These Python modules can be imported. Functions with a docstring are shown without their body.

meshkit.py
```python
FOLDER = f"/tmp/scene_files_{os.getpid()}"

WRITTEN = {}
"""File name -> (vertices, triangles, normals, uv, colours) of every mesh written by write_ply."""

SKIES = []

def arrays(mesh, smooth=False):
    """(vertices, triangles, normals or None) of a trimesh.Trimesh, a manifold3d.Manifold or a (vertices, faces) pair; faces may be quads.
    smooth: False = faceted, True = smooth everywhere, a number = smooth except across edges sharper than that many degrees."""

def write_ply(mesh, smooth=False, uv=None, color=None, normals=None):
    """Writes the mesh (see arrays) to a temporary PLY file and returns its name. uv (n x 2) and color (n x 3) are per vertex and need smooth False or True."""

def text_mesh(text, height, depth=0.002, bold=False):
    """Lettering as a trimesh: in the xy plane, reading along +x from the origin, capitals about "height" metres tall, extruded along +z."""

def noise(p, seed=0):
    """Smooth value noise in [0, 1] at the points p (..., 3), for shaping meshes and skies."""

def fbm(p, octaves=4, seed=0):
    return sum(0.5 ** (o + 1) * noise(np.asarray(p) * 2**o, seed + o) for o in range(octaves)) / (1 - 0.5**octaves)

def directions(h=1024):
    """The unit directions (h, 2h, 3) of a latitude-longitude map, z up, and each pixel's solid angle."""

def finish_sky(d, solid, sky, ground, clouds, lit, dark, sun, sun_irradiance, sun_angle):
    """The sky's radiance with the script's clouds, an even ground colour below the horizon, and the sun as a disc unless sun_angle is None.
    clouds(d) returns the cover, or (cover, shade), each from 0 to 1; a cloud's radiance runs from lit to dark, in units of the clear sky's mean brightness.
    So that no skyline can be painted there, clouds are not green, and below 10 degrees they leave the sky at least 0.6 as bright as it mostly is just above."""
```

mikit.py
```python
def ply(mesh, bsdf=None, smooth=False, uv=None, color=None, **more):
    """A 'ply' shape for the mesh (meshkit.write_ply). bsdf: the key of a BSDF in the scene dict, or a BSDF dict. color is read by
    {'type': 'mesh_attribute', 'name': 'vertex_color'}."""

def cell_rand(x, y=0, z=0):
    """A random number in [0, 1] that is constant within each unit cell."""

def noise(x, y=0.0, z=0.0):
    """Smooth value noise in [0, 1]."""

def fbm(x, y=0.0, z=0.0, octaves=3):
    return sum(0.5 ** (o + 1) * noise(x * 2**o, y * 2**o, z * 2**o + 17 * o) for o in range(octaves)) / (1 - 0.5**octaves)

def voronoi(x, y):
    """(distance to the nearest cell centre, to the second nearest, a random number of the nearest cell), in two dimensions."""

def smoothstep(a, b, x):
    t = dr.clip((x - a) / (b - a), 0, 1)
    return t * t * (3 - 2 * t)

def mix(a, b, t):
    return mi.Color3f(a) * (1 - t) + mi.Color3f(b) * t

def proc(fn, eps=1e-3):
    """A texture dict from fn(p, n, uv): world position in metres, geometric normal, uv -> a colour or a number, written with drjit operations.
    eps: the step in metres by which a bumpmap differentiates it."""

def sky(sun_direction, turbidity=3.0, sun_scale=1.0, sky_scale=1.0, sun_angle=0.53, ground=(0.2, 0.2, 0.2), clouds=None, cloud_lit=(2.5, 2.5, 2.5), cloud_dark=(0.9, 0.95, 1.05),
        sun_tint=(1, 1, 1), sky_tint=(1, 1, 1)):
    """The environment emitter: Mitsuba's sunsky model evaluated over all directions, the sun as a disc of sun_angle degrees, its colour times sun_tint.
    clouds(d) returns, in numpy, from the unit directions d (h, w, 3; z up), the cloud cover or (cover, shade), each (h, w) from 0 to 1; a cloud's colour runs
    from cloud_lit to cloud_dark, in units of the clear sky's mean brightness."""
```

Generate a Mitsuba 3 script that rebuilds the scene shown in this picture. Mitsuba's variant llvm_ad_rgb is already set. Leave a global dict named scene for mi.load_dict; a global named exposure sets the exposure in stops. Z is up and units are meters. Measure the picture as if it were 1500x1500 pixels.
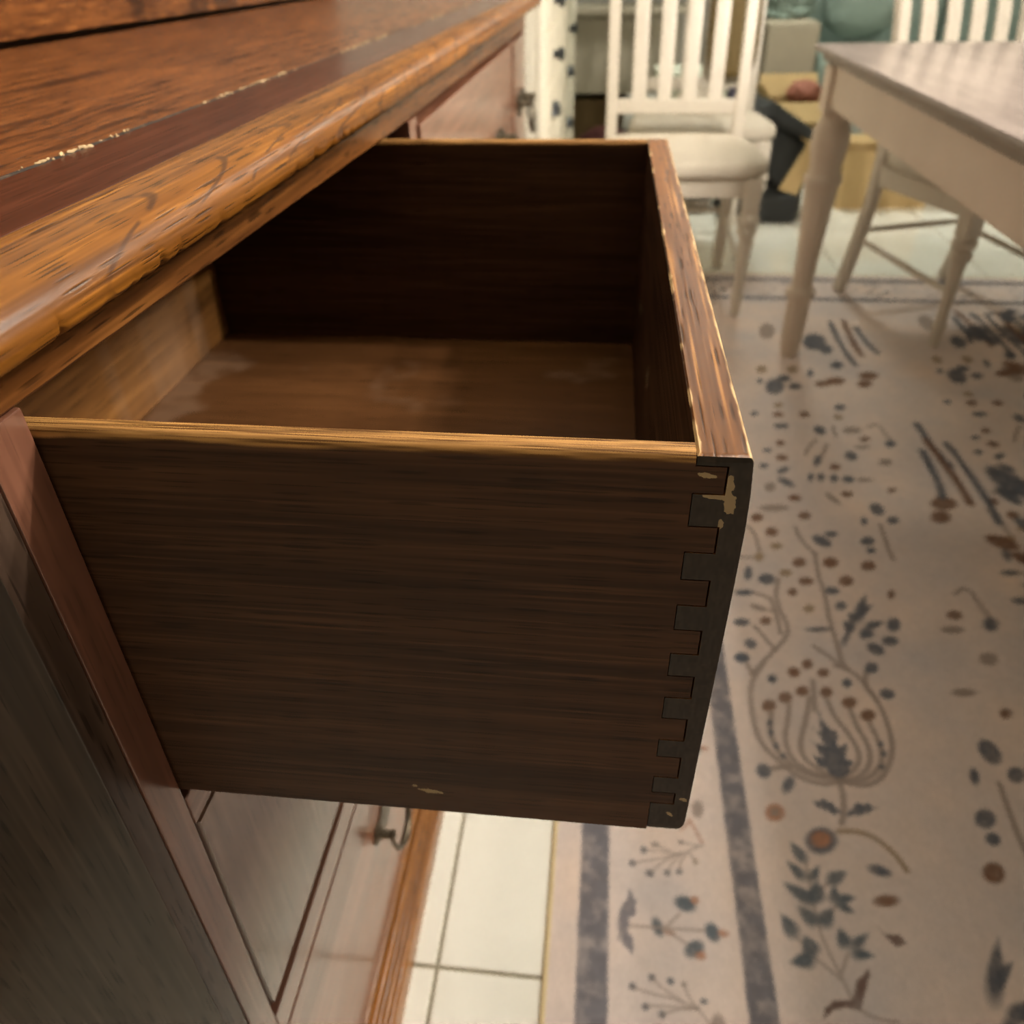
import math, random
import numpy as np, trimesh, manifold3d as m3, drjit as dr, mitsuba as mi
import mikit, meshkit
from mikit import noise, fbm, cell_rand, smoothstep, mix
from shapely.geometry import Polygon, LineString

random.seed(7); rng = np.random.default_rng(7)
T = mi.ScalarTransform4f
scene, labels = {}, {}

# ---------------------------------------------------------------- camera, light, exposure
exposure = 0.44
CAM = np.array([0.0, 0.0, 0.97])
YAW, PITCH, ROLL = -0.1198, 0.6130, 0.0210
_f = np.array([math.sin(YAW) * math.cos(PITCH), math.cos(YAW) * math.cos(PITCH), -math.sin(PITCH)])
_r = np.array([math.cos(YAW), -math.sin(YAW), 0.0])
_d = np.cross(_f, _r)
_up = -(-math.sin(ROLL) * _r + math.cos(ROLL) * _d)
scene['camera'] = {'type': 'thinlens', 'fov': 65.576, 'fov_axis': 'x', 'aperture_radius': 0.0013, 'focus_distance': 0.30,
                   'near_clip': 0.01, 'far_clip': 60.0,
                   'to_world': T().look_at(origin=CAM.tolist(), target=(CAM + _f).tolist(), up=_up.tolist())}
BULB = (1030.0, 948.0, 810.0)          # warm chandelier bulbs
LIVING = (36.0, 37.0, 32.0)           # whiter ceiling light of the living area
CHANDELIER = (1.00, 1.03, 1.66)
LIVING_LIGHT = (0.75, 4.55, 2.44)

# ---------------------------------------------------------------- helpers
def cat(*ms):
    ms = [m for m in ms]
    return trimesh.util.concatenate(ms)

def tm(man):
    m = man.to_mesh()
    return trimesh.Trimesh(np.asarray(m.vert_properties)[:, :3], np.asarray(m.tri_verts), process=True)

def hull(pts):
    return tm(m3.Manifold.hull_points(np.asarray(pts, np.float32)))

_oct = np.array([[a, b, c] for a, b, c in np.ndindex(3, 3, 3) if (a, b, c) != (1, 1, 1)], float) - 1
_oct = _oct / np.linalg.norm(_oct, axis=1, keepdims=True)

def rbox(x0, x1, y0, y1, z0, z1, r=0.002):
    """A box with rounded edges."""
    r = min(r, (x1 - x0) / 2.01, (y1 - y0) / 2.01, (z1 - z0) / 2.01)
    c = np.array([[x, y, z] for x in (x0 + r, x1 - r) for y in (y0 + r, y1 - r) for z in (z0 + r, z1 - r)])
    return hull((c[:, None] + _oct[None] * r).reshape(-1, 3))

def box(x0, x1, y0, y1, z0, z1):
    m = trimesh.creation.box([x1 - x0, y1 - y0, z1 - z0])
    m.apply_translation([(x0 + x1) / 2, (y0 + y1) / 2, (z0 + z1) / 2])
    return m

def loft(rings, closed=True, cap=True):
    """Rings (k, n, 3) joined to one skin."""
    R = np.asarray(rings, float); k, n = R.shape[:2]
    i, j = np.meshgrid(np.arange(k - 1), np.arange(n if closed else n - 1), indexing='ij')
    q = np.stack([i * n + j, i * n + (j + 1) % n, (i + 1) * n + (j + 1) % n, (i + 1) * n + j], -1).reshape(-1, 4)
    f = np.vstack([q[:, [0, 1, 2]], q[:, [0, 2, 3]]])
    v = R.reshape(-1, 3)
    if cap:
        a = np.arange(n); v = np.vstack([v, R[0].mean(0), R[-1].mean(0)])
        f = np.vstack([f, np.stack([(a + 1) % n, a, a * 0 + k * n], 1), np.stack([(k - 1) * n + a, (k - 1) * n + (a + 1) % n, a * 0 + k * n + 1], 1)])
    m = trimesh.Trimesh(v, f, process=False)
    if m.volume < 0: m.invert()
    return m

def lathe(profile, x=0, y=0, sides=24):
    a = np.arange(sides) * 2 * np.pi / sides
    return loft([[(x + r * math.cos(t), y + r * math.sin(t), z) for t in a] for z, r in profile])

def tube(pts, rad, sides=8):
    p = np.asarray(pts, float); t = np.gradient(p, axis=0); t /= np.linalg.norm(t, axis=1, keepdims=True)
    ref = np.array([0.31, 0.21, 0.93]) if abs(t[:, 2]).mean() < 0.8 else np.array([1.0, 0.1, 0])
    a = np.cross(t, ref); a /= np.linalg.norm(a, axis=1, keepdims=True); b = np.cross(t, a)
    th = np.arange(sides) * 2 * np.pi / sides; rad = np.broadcast_to(rad, (len(p),))
    return loft([p[k] + rad[k] * (np.cos(th)[:, None] * a[k] + np.sin(th)[:, None] * b[k]) for k in range(len(p))])

def bar(pts, w, d):
    """Rectangular section swept in a y-z plane: width w along x, depth d."""
    p = np.asarray(pts, float); t = np.gradient(p, axis=0); t /= np.linalg.norm(t, axis=1, keepdims=True)
    n = np.stack([t[:, 0] * 0, -t[:, 2], t[:, 1]], 1); c = 0.22
    rr = []
    for k in range(len(p)):
        X, N = np.array([w / 2, 0, 0]), n[k] * d / 2
        rr.append([p[k] + a * X + b * N for a, b in [(-1, -1 + c), (-1 + c, -1), (1 - c, -1), (1, -1 + c), (1, 1 - c), (1 - c, 1), (-1 + c, 1), (-1, 1 - c)]])
    return loft(rr)

def prism_y(poly, y0, y1, r=0.0):
    """An x-z outline extruded along y."""
    m = trimesh.creation.extrude_polygon(Polygon(poly), y1 - y0, engine='earcut')
    v = m.vertices.copy(); m.vertices = np.stack([v[:, 0], y1 - v[:, 2], v[:, 1]], 1)
    if m.volume < 0: m.invert()
    return m

def to_man(m):
    return m3.Manifold(m3.Mesh(np.asarray(m.vertices, np.float32), np.asarray(m.faces, np.uint32)))

USED = set()

def key_of(name):
    """The name, or the name with the next free number."""
    k, i = name, 0
    while k in USED or k in scene: i += 1; k = f'{name}_{i:03d}'
    USED.add(k)
    return k

def add(name, mesh, bsdf, smooth=32, label=None, **more):
    k = name if name in USED and name in labels and name not in scene else key_of(name)
    scene[k] = mikit.ply(mesh, bsdf, smooth, **more)
    if label: labels[k] = {'label': label}
    return k

def thing(key, label, category, group=None):
    USED.add(key)
    labels[key] = {'label': label, 'category': category}
    if group: labels[key]['group'] = group
    return key

def structure(key):
    labels[key] = {'kind': 'structure'}

# ---------------------------------------------------------------- materials
def mat(key, color, rough=0.5, bump=None, bscale=1.0, eps=2e-4, **more):
    b = {'type': 'principled', 'base_color': color if isinstance(color, dict) else {'type': 'rgb', 'value': list(color)},
         'roughness': rough if isinstance(rough, dict) else float(rough), **({} if 'eta' in more else {'specular': 0.5}), **more}
    if bump is not None:
        b = {'type': 'bumpmap', 'arbitrary': mikit.proc(bump, eps), 'scale': bscale, 'bsdf': b}
    scene[key] = {'type': 'twosided', 'bsdf': b}
    return key

def axes(p, along):
    return {'x': (p.x, p.y, p.z), 'y': (p.y, p.x, p.z), 'z': (p.z, p.x, p.y)}[along]

def grain(p, along, ring=34.0, fine=650.0, seed=0.0, k=1.0):
    """Growth bands, fibres and pores of stained oak."""
    u, v, w = axes(p, along)
    u = u * k
    warp = fbm(u * 2.6 + seed, v * 9, w * 9, 2)
    bands = noise((v + warp * 0.03) * ring + seed, (w + warp * 0.03) * ring, u * 3.0)
    lines = noise((v + warp * 0.01) * ring * 6 + seed, (w + warp * 0.01) * ring * 6, u * 7)
    fibre = noise(v * fine, w * fine, u * 16 + seed)
    pore = smoothstep(0.66, 0.86, noise(v * fine * 1.7 + 5, w * fine * 1.7, u * 42 + seed))
    return bands, lines, fibre, pore

def wood(key, along, dark, base, lite, rough=0.35, ring=34.0, fine=650.0, seed=0.0, bscale=1.0, height=1.0e-4, extra=None, pores=0.55, lit_amt=0.55, along_scale=1.0, **more):
    def fn(p, n, uv):
        b, l, f, o = grain(p, along, ring, fine, seed, along_scale)
        c = mix(dark, base, smoothstep(0.15, 0.8, 0.42 * b + 0.33 * l + 0.3 * f))
        c = mix(c, lite, smoothstep(0.55, 0.95, 0.5 * l + 0.5 * f) * lit_amt)
        c = c * (1 - pores * o)
        return extra(p, n, c) if extra else c
    def bp(p, n, uv):
        u, v, w = axes(p, along)
        f = noise(v * fine, w * fine, u * along_scale * 16 + seed)
        o = noise(v * fine * 1.7 + 5, w * fine * 1.7, u * along_scale * 42 + seed)
        return (0.7 * f - 0.9 * smoothstep(0.66, 0.86, o)) * height
    return mat(key, mikit.proc(fn), rough, bp if height > 8e-5 else None, bscale, 4e-4, **more)

# drawer: plain values of the drawer's size, shared by the materials that carry its wear
DX0, DXI, DXF, DY0, DYI, DY1, DZ0, DZ1 = -0.400, 0.0345, 0.0530, 0.2303, 0.2405, 0.7730, 0.6240, 0.8334
FINGERS = [(0.8290, 0.8184), (0.8041, 0.7931), (0.7798, 0.7678), (0.7546, 0.7423), (0.7292, 0.7169), (0.7035, 0.6901), (0.6782, 0.6645), (0.6526, 0.6452)]

TAN = (0.27, 0.185, 0.10)
def patch(p, cx, cz, rx, rz, seed, t=0.0):
    """0..1: a flake of missing stain with a torn outline, on the drawer's end."""
    ca, sa = math.cos(t), math.sin(t)
    dx, dz = p.x - cx, p.z - cz
    a, b = (dx * ca + dz * sa) / rx, (-dx * sa + dz * ca) / rz
    d = dr.sqrt(a * a + b * b) + (fbm(p.x * 520 + seed, p.z * 520, seed, 2) - 0.5) * 1.1
    return 1 - smoothstep(0.93, 1.02, d)

def front_marks(p, n, c):
    # the inner face is unlit; its shade is put into a darker colour
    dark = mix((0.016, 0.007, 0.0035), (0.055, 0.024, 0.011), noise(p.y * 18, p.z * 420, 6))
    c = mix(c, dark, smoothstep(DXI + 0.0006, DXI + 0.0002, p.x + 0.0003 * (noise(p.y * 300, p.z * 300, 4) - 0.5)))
    end = smoothstep(-0.5, -0.8, n.y)
    c = mix(c, mi.Color3f(0.019, 0.0145, 0.0105) * (0.7 + 0.6 * noise(p.x * 900, p.z * 260, 3)), end * 0.95)
    k = dr.maximum(patch(p, 0.0472, 0.8150, 0.0022, 0.0052, 3.0, 0.15), patch(p, 0.0462, 0.8225, 0.0016, 0.0034, 9.0))
    k = dr.maximum(k, dr.maximum(patch(p, 0.0428, 0.8172, 0.0042, 0.0011, 5.0, -0.1), patch(p, 0.0452, 0.8055, 0.0010, 0.0022, 6.0)))
    k = dr.maximum(k, dr.maximum(patch(p, 0.0488, 0.6488, 0.0018, 0.0011, 8.0, -0.4), patch(p, 0.0440, 0.6370, 0.0022, 0.0008, 2.0, -0.8)))
    c = mix(c, TAN, k * end)
    # rubbed arris along the top outer and inner edge, worn through to pale wood
    near = dr.minimum(dr.abs(p.x - DXF) + dr.abs(p.z - DZ1) * 0.9, 9.0)
    rub = (1 - smoothstep(0.0011, 0.0024, near + 0.0016 * (fbm(p.y * 90, p.x * 300, 2, 2) - 0.45))) * (1 - end)
    inner = dr.abs(p.x - DXI) + dr.abs(p.z - DZ1)
    rub2 = (1 - smoothstep(0.0008, 0.0017, inner + 0.0048 * (fbm(p.y * 46, 7, 2, 3) - 0.28))) * (1 - end)
    c = mix(c, (0.58, 0.40, 0.20), dr.maximum(rub * 0.9, rub2 * 0.8))
    # two crumbs of dried glue on the inner face
    for cy, cz, rz in ((0.6563, 0.7233, 0.0085), (0.5057, 0.7291, 0.0085)):
        a, b = (p.y - cy) / 0.0035, (p.z - cz) / rz
        d = dr.sqrt(a * a + b * b) + (fbm(p.y * 400, p.z * 400, 1, 2) - 0.5) * 0.9
        c = mix(c, (0.42, 0.33, 0.20), (1 - smoothstep(0.75, 0.95, d)) * smoothstep(0.035, 0.0347, p.x))
    return c

def side_marks(p, n, c):
    k = dr.maximum(patch(p, -0.0700, 0.6395, 0.0052, 0.0013, 4.0, -0.1), patch(p, -0.0775, 0.6427, 0.0012, 0.0008, 5.0))
    k = dr.maximum(k, patch(p, 0.0390, 0.8255, 0.0035, 0.0009, 7.0, -0.2))
    # golden rim: light on the top edge put into the colour, plus slight wear
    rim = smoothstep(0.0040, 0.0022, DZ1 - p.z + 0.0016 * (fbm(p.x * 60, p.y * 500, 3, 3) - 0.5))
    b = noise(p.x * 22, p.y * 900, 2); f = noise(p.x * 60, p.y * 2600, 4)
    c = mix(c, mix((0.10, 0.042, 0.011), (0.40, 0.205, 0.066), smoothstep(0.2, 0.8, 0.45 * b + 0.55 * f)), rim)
    return mix(c, TAN, k * smoothstep(-0.5, -0.8, n.y))

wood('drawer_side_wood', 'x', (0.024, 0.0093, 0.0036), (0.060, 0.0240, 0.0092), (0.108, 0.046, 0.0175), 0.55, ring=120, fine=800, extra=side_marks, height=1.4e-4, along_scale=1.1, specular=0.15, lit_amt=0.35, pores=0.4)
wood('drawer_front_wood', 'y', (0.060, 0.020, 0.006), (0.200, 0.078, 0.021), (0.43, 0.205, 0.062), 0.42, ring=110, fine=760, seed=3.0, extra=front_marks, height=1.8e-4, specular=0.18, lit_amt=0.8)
def dusty(p, n, c):
    k = smoothstep(0.60, 0.80, fbm(p.x * 16 + 3, p.y * 16, 1, 4))
    return mix(c, (0.22, 0.14, 0.09), k * 0.35)
wood('drawer_inside_wood', 'x', (0.066, 0.026, 0.0085), (0.100, 0.040, 0.0135), (0.135, 0.058, 0.021), 0.42, ring=14, fine=300, seed=5.0, extra=dusty, height=4e-5, pores=0.2, specular=0.3)
wood('drawer_back_wood', 'y', (0.105, 0.041, 0.010), (0.185, 0.077, 0.018), (0.26, 0.12, 0.032), 0.5, ring=22, fine=300, seed=6.0, extra=dusty, height=5e-5, pores=0.2, specular=0.3)
def flame(p, n, c):
    # wavy dark figure
    g = (p.x * 46 + 1.6 * fbm(p.y * 9, p.x * 34, 2, 3) + 0.5 * fbm(p.y * 40, p.x * 90, 5, 2))
    line = dr.abs(g - dr.floor(g) - 0.5)
    return mix(c, c * mi.Color3f(0.30, 0.26, 0.26), (1 - smoothstep(0.05, 0.26, line)) * smoothstep(0.25, 0.6, noise(p.y * 22, p.x * 60, 9)) * 0.85)
wood('maroon_wood', 'y', (0.036, 0.0092, 0.0052), (0.058, 0.0150, 0.0080), (0.086, 0.025, 0.0125), 0.28, ring=26, fine=420, seed=1.0, height=5e-5, pores=0.3, specular=0.16)
wood('plank_wood', 'y', (0.040, 0.0120, 0.0045), (0.165, 0.054, 0.0140), (0.30, 0.115, 0.030), 0.33, ring=130, fine=420, seed=12.0, height=2.6e-4, pores=0.6, along_scale=2.4, specular=0.2, extra=flame)
def cathedral(p, n, c):
    # dark curved growth lines of the flat-sawn lip
    s = (p.x + 0.185) * 5.0
    g = p.y * 1.0 + s * s * 9.0 + 0.35 * fbm(p.y * 3.3, p.x * 22, 4, 3)
    line = dr.abs(g * 13 - dr.floor(g * 13) - 0.5)
    c = mix(c, (0.060, 0.021, 0.006), (1 - smoothstep(0.015, 0.085, line)) * 0.85 * smoothstep(0.2, 0.5, noise(p.y * 60, p.x * 300, 2)))
    worn = smoothstep(0.50, 0.66, fbm(p.y * 16, p.x * 140, p.z * 140, 4))
    return mix(c, c * mi.Color3f(0.60, 0.46, 0.42), worn * 0.3)
wood('lip_wood', 'y', (0.070, 0.022, 0.0030), (0.205, 0.074, 0.0095), (0.34, 0.140, 0.020), 0.36, ring=120, fine=900, seed=2.0, height=1.6e-4, extra=cathedral, pores=0.65, along_scale=1.0, specular=0.27)
wood('rail_wood', 'y', (0.036, 0.0115, 0.0030), (0.125, 0.043, 0.0100), (0.22, 0.090, 0.022), 0.34, ring=110, fine=420, seed=21.0, height=1.2e-4, specular=0.3)
wood('face_wood', 'y', (0.085, 0.034, 0.020), (0.150, 0.062, 0.036), (0.20, 0.092, 0.055), 0.17, ring=26, fine=420, seed=31.0, height=1.5e-5, pores=0.2, eta=1.85, clearcoat=1.0, clearcoat_gloss=0.93)
wood('stile_wood', 'z', (0.075, 0.030, 0.018), (0.140, 0.056, 0.033), (0.19, 0.085, 0.050), 0.19, ring=26, fine=420, seed=33.0, height=2.5e-5, pores=0.2, eta=1.85, clearcoat=1.0, clearcoat_gloss=0.93)
wood('panel_wood', 'z', (0.090, 0.048, 0.032), (0.135, 0.072, 0.046), (0.21, 0.125, 0.085), 0.17, ring=44, fine=300, seed=35.0, height=2.5e-5, pores=0.2, eta=1.85, clearcoat=1.0, clearcoat_gloss=0.93)
wood('bead_wood', 'y', (0.085, 0.028, 0.005), (0.27, 0.100, 0.017), (0.52, 0.24, 0.055), 0.30, ring=120, fine=520, seed=37.0, height=1.4e-4, specular=0.35)
wood('shaded_end_wood', 'z', (0.030, 0.018, 0.013), (0.055, 0.034, 0.024), (0.08, 0.05, 0.036), 0.30, ring=40, fine=420, seed=41.0, height=4e-5, specular=0.25)  # unlit near end: its shade is put into a darker wood colour
mat('raw_wood', (0.15, 0.080, 0.042), 0.7)
mat('crack_dark', mikit.proc(lambda p, n, uv: mix((0.020, 0.012, 0.008), (0.075, 0.045, 0.025), smoothstep(0.5, 0.8, fbm(p.y * 120, p.x * 500, 1, 3)))), 0.8)
mat('splinter_wood', (0.42, 0.29, 0.15), 0.6)
mat('brass_dark', (0.13, 0.105, 0.075), 0.36, metallic=0.9)
mat('chip_wood', (0.52, 0.36, 0.18), 0.55)
def tile_col(p, n, uv):
    c = mix((0.80, 0.79, 0.72), (0.72, 0.695, 0.61), smoothstep(0.45, 0.75, fbm(p.x * 5 + 2, p.y * 5, 1, 4)) * 0.6)
    t = cell_rand(dr.floor((p.x + 0.153) / 0.506), dr.floor((p.y - 0.441) / 0.506), 5)
    return c * (0.97 + 0.05 * t)
mat('tile_glaze', mikit.proc(tile_col), 0.10)
mat('grout', mikit.proc(lambda p, n, uv: mix((0.20, 0.18, 0.13), (0.30, 0.27, 0.20), noise(p.x * 300, p.y * 300))), 0.9)
mat('wall_paint', mikit.proc(lambda p, n, uv: mix((0.33, 0.315, 0.275), (0.36, 0.345, 0.305), fbm(p.x * 3, p.y * 3, p.z * 3))), 0.8)
mat('ceiling_paint', (0.50, 0.49, 0.46), 0.9)
mat('trim_paint', (0.75, 0.72, 0.66), 0.4)
def chairpaint(p, n, uv):
    return mix((0.58, 0.525, 0.45), (0.50, 0.45, 0.38), smoothstep(0.55, 0.8, fbm(p.x * 30, p.y * 30, p.z * 14, 3)) * 0.5)
mat('white_paint', mikit.proc(chairpaint), 0.38)
def linen(p, n, uv):
    return mi.Color3f(0.47, 0.42, 0.35) * (0.93 + 0.14 * noise(p.x * 700, p.y * 700, p.z * 700))
mat('seat_linen', mikit.proc(linen), 0.85)
mat('table_paint', mikit.proc(lambda p, n, uv: mix((0.56, 0.47, 0.385), (0.50, 0.415, 0.335), fbm(p.x * 14, p.y * 14, p.z * 6, 3))), 0.40)
wood('table_top_wood', 'y', (0.15, 0.12, 0.11), (0.21, 0.172, 0.158), (0.26, 0.215, 0.195), 0.22, ring=30, fine=300, seed=51.0, height=3e-5, pores=0.25)
mat('cabinet_white', mikit.proc(lambda p, n, uv: mix((0.78, 0.73, 0.61), (0.70, 0.65, 0.53), fbm(p.x * 8, p.y * 8, p.z * 8, 3))), 0.35)
mat('iron_black', (0.03, 0.035, 0.04), 0.4, metallic=0.5)
mat('kraft', mikit.proc(lambda p, n, uv: mix((0.43, 0.30, 0.135), (0.49, 0.35, 0.17), fbm(p.x * 20, p.y * 20, p.z * 20, 3))), 0.8)
mat('table_edge_shade', (0.20, 0.165, 0.13), 0.4)  # shading of the table edge, put into a darker colour
mat('kraft_orange', (0.52, 0.28, 0.09), 0.75)
mat('black_canvas', mikit.proc(lambda p, n, uv: mix((0.010, 0.011, 0.011), (0.020, 0.022, 0.021), fbm(p.x * 18, p.y * 18, p.z * 18, 3))), 0.75)
mat('blue_plastic', (0.50, 0.55, 0.54), 0.35)
mat('taupe_cloth', mikit.proc(lambda p, n, uv: mix((0.33, 0.29, 0.215), (0.28, 0.245, 0.185), fbm(p.x * 9, p.y * 9, p.z * 9, 3))), 0.85)
mat('teal_cloth', mikit.proc(lambda p, n, uv: mix((0.15, 0.205, 0.175), (0.23, 0.29, 0.25), fbm(p.x * 11, p.y * 11, p.z * 11, 3))), 0.85)
mat('mint_cloth', (0.52, 0.74, 0.66), 0.8)
mat('pale_mint', (0.58, 0.60, 0.50), 0.6)
mat('olive_cloth', (0.125, 0.082, 0.022), 0.7)
mat('red_cloth', (0.33, 0.13, 0.09), 0.8)
mat('navy_cloth', (0.03, 0.03, 0.055), 0.7)
mat('console_grey', mikit.proc(lambda p, n, uv: mix((0.34, 0.30, 0.225), (0.29, 0.26, 0.20), fbm(p.x * 3, p.y * 3, p.z * 4, 3))), 0.45)
mat('brown_basket', (0.10, 0.062, 0.02), 0.8)
mat('dark_red_cloth', (0.06, 0.012, 0.010), 0.8)
mat('yellow_cloth', (0.42, 0.34, 0.07), 0.8)
mat('bronze', (0.10, 0.07, 0.04), 0.35, metallic=0.8)
mat('rug_print', {'type': 'mesh_attribute', 'name': 'vertex_color'}, 0.95, bump=lambda p, n, uv: 0.5 * (dr.sin(p.x * 2600) + dr.sin(p.y * 2600)) * 1.2e-4, specular=0.15)
mat('rug_edge', (0.55, 0.44, 0.25), 0.9)

# ---------------------------------------------------------------- the setting
RX0, RX1, RY0, RY1 = -0.76, 4.80, -2.60, 7.00
add('floor', box(RX0, RX1, RY0, RY1, -0.05, -0.0022), 'grout', False); structure('floor')
_t = 0.506
tile_dict = mikit.ply(hull([(sx * (_t / 2 - 0.0022 - i), sy * (_t / 2 - 0.0022 - i), z) for sx in (-1, 1) for sy in (-1, 1) for i, z in ((0, -0.008), (0, -0.0012), (0.0012, 0))]), 'tile_glaze', False)
for i in range(-2, 10):
    for j in range(-7, 14):
        cx, cy = -0.153 + (i + 0.5) * _t, 0.441 + (j + 0.5) * _t
        if RX0 + 0.1 < cx < RX1 and RY0 + 0.1 < cy < RY1:
            scene[key_of('floor__tile')] = {**tile_dict, 'to_world': T().translate([cx, cy, 0])}
add('wall_left', box(RX0 - 0.1, RX0, RY0, RY1, -0.05, 2.5), 'wall_paint', False)
add('wall_right', box(RX1, RX1 + 0.1, RY0, RY1, -0.05, 2.5), 'wall_paint', False)
add('wall_back', box(RX0 - 0.1, RX1 + 0.1, RY1, RY1 + 0.1, -0.05, 2.5), 'wall_paint', False)
add('wall_front', box(RX0 - 0.1, RX1 + 0.1, RY0 - 0.1, RY0, -0.05, 2.5), 'wall_paint', False)
add('ceiling', box(RX0 - 0.1, RX1 + 0.1, RY0 - 0.1, RY1 + 0.1, 2.5, 2.6), 'ceiling_paint', False)
add('baseboard_back', rbox(RX0, RX1, RY1 - 0.015, RY1, 0, 0.10, 0.004), 'trim_paint')
add('baseboard_left', rbox(RX0, RX0 + 0.015, 2.2, RY1 - 0.015, 0, 0.10, 0.004), 'trim_paint')
for k in ('wall_left', 'wall_right', 'wall_back', 'wall_front', 'ceiling', 'baseboard_back', 'baseboard_left'): structure(k)

# ---------------------------------------------------------------- sideboard
SB = thing('sideboard', 'old reddish-brown wooden sideboard with a worn overhanging top and one deep drawer pulled open', 'sideboard')
FX, SY0, SY1 = -0.200, 0.190, 2.10                   # face plane, near and far end
TOPZ = 0.895
YT0, YT1 = -0.02, 2.17                               # the top overhangs the body
# top: two planks and an oak lip
add(SB + '__top_plank', rbox(-0.2554, -0.2010, YT0, YT1, 0.868, TOPZ, 0.0005), 'maroon_wood', label='maroon plank of the top behind the worn lip')
# rear plank: its front arris is broken and ragged
ys = np.linspace(YT0, YT1, 520)
rag = 0.0010 * meshkit.fbm(np.stack([ys * 60, ys * 0, ys * 0], 1), 3) + 0.0016 * np.clip(meshkit.noise(np.stack([ys * 130, ys * 0 + 4, ys * 0], 1)) - 0.55, 0, 1)
rag2 = 0.0022 * meshkit.fbm(np.stack([ys * 40, ys * 0 + 9, ys * 0], 1), 3)
rings = []
for y, a, b in zip(ys, rag, rag2):
    rings.append([(-0.2580 - a, y, 0.868), (-0.2580 - a * 0.6, y, TOPZ - 0.0012), (-0.2583 - a * 1.0, y, TOPZ - 0.0004), (-0.45, y, TOPZ - 0.0002), (-0.6400, y, TOPZ - 0.0002), (-0.6480 + b, y, TOPZ - 0.0004), (-0.6500 + b * 0.5, y, TOPZ - 0.003), (-0.6500, y, 0.868)])
add(SB + '__top_plank', loft(rings), 'plank_wood', 25, label='rear plank of the top with rough dark grain')
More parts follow.
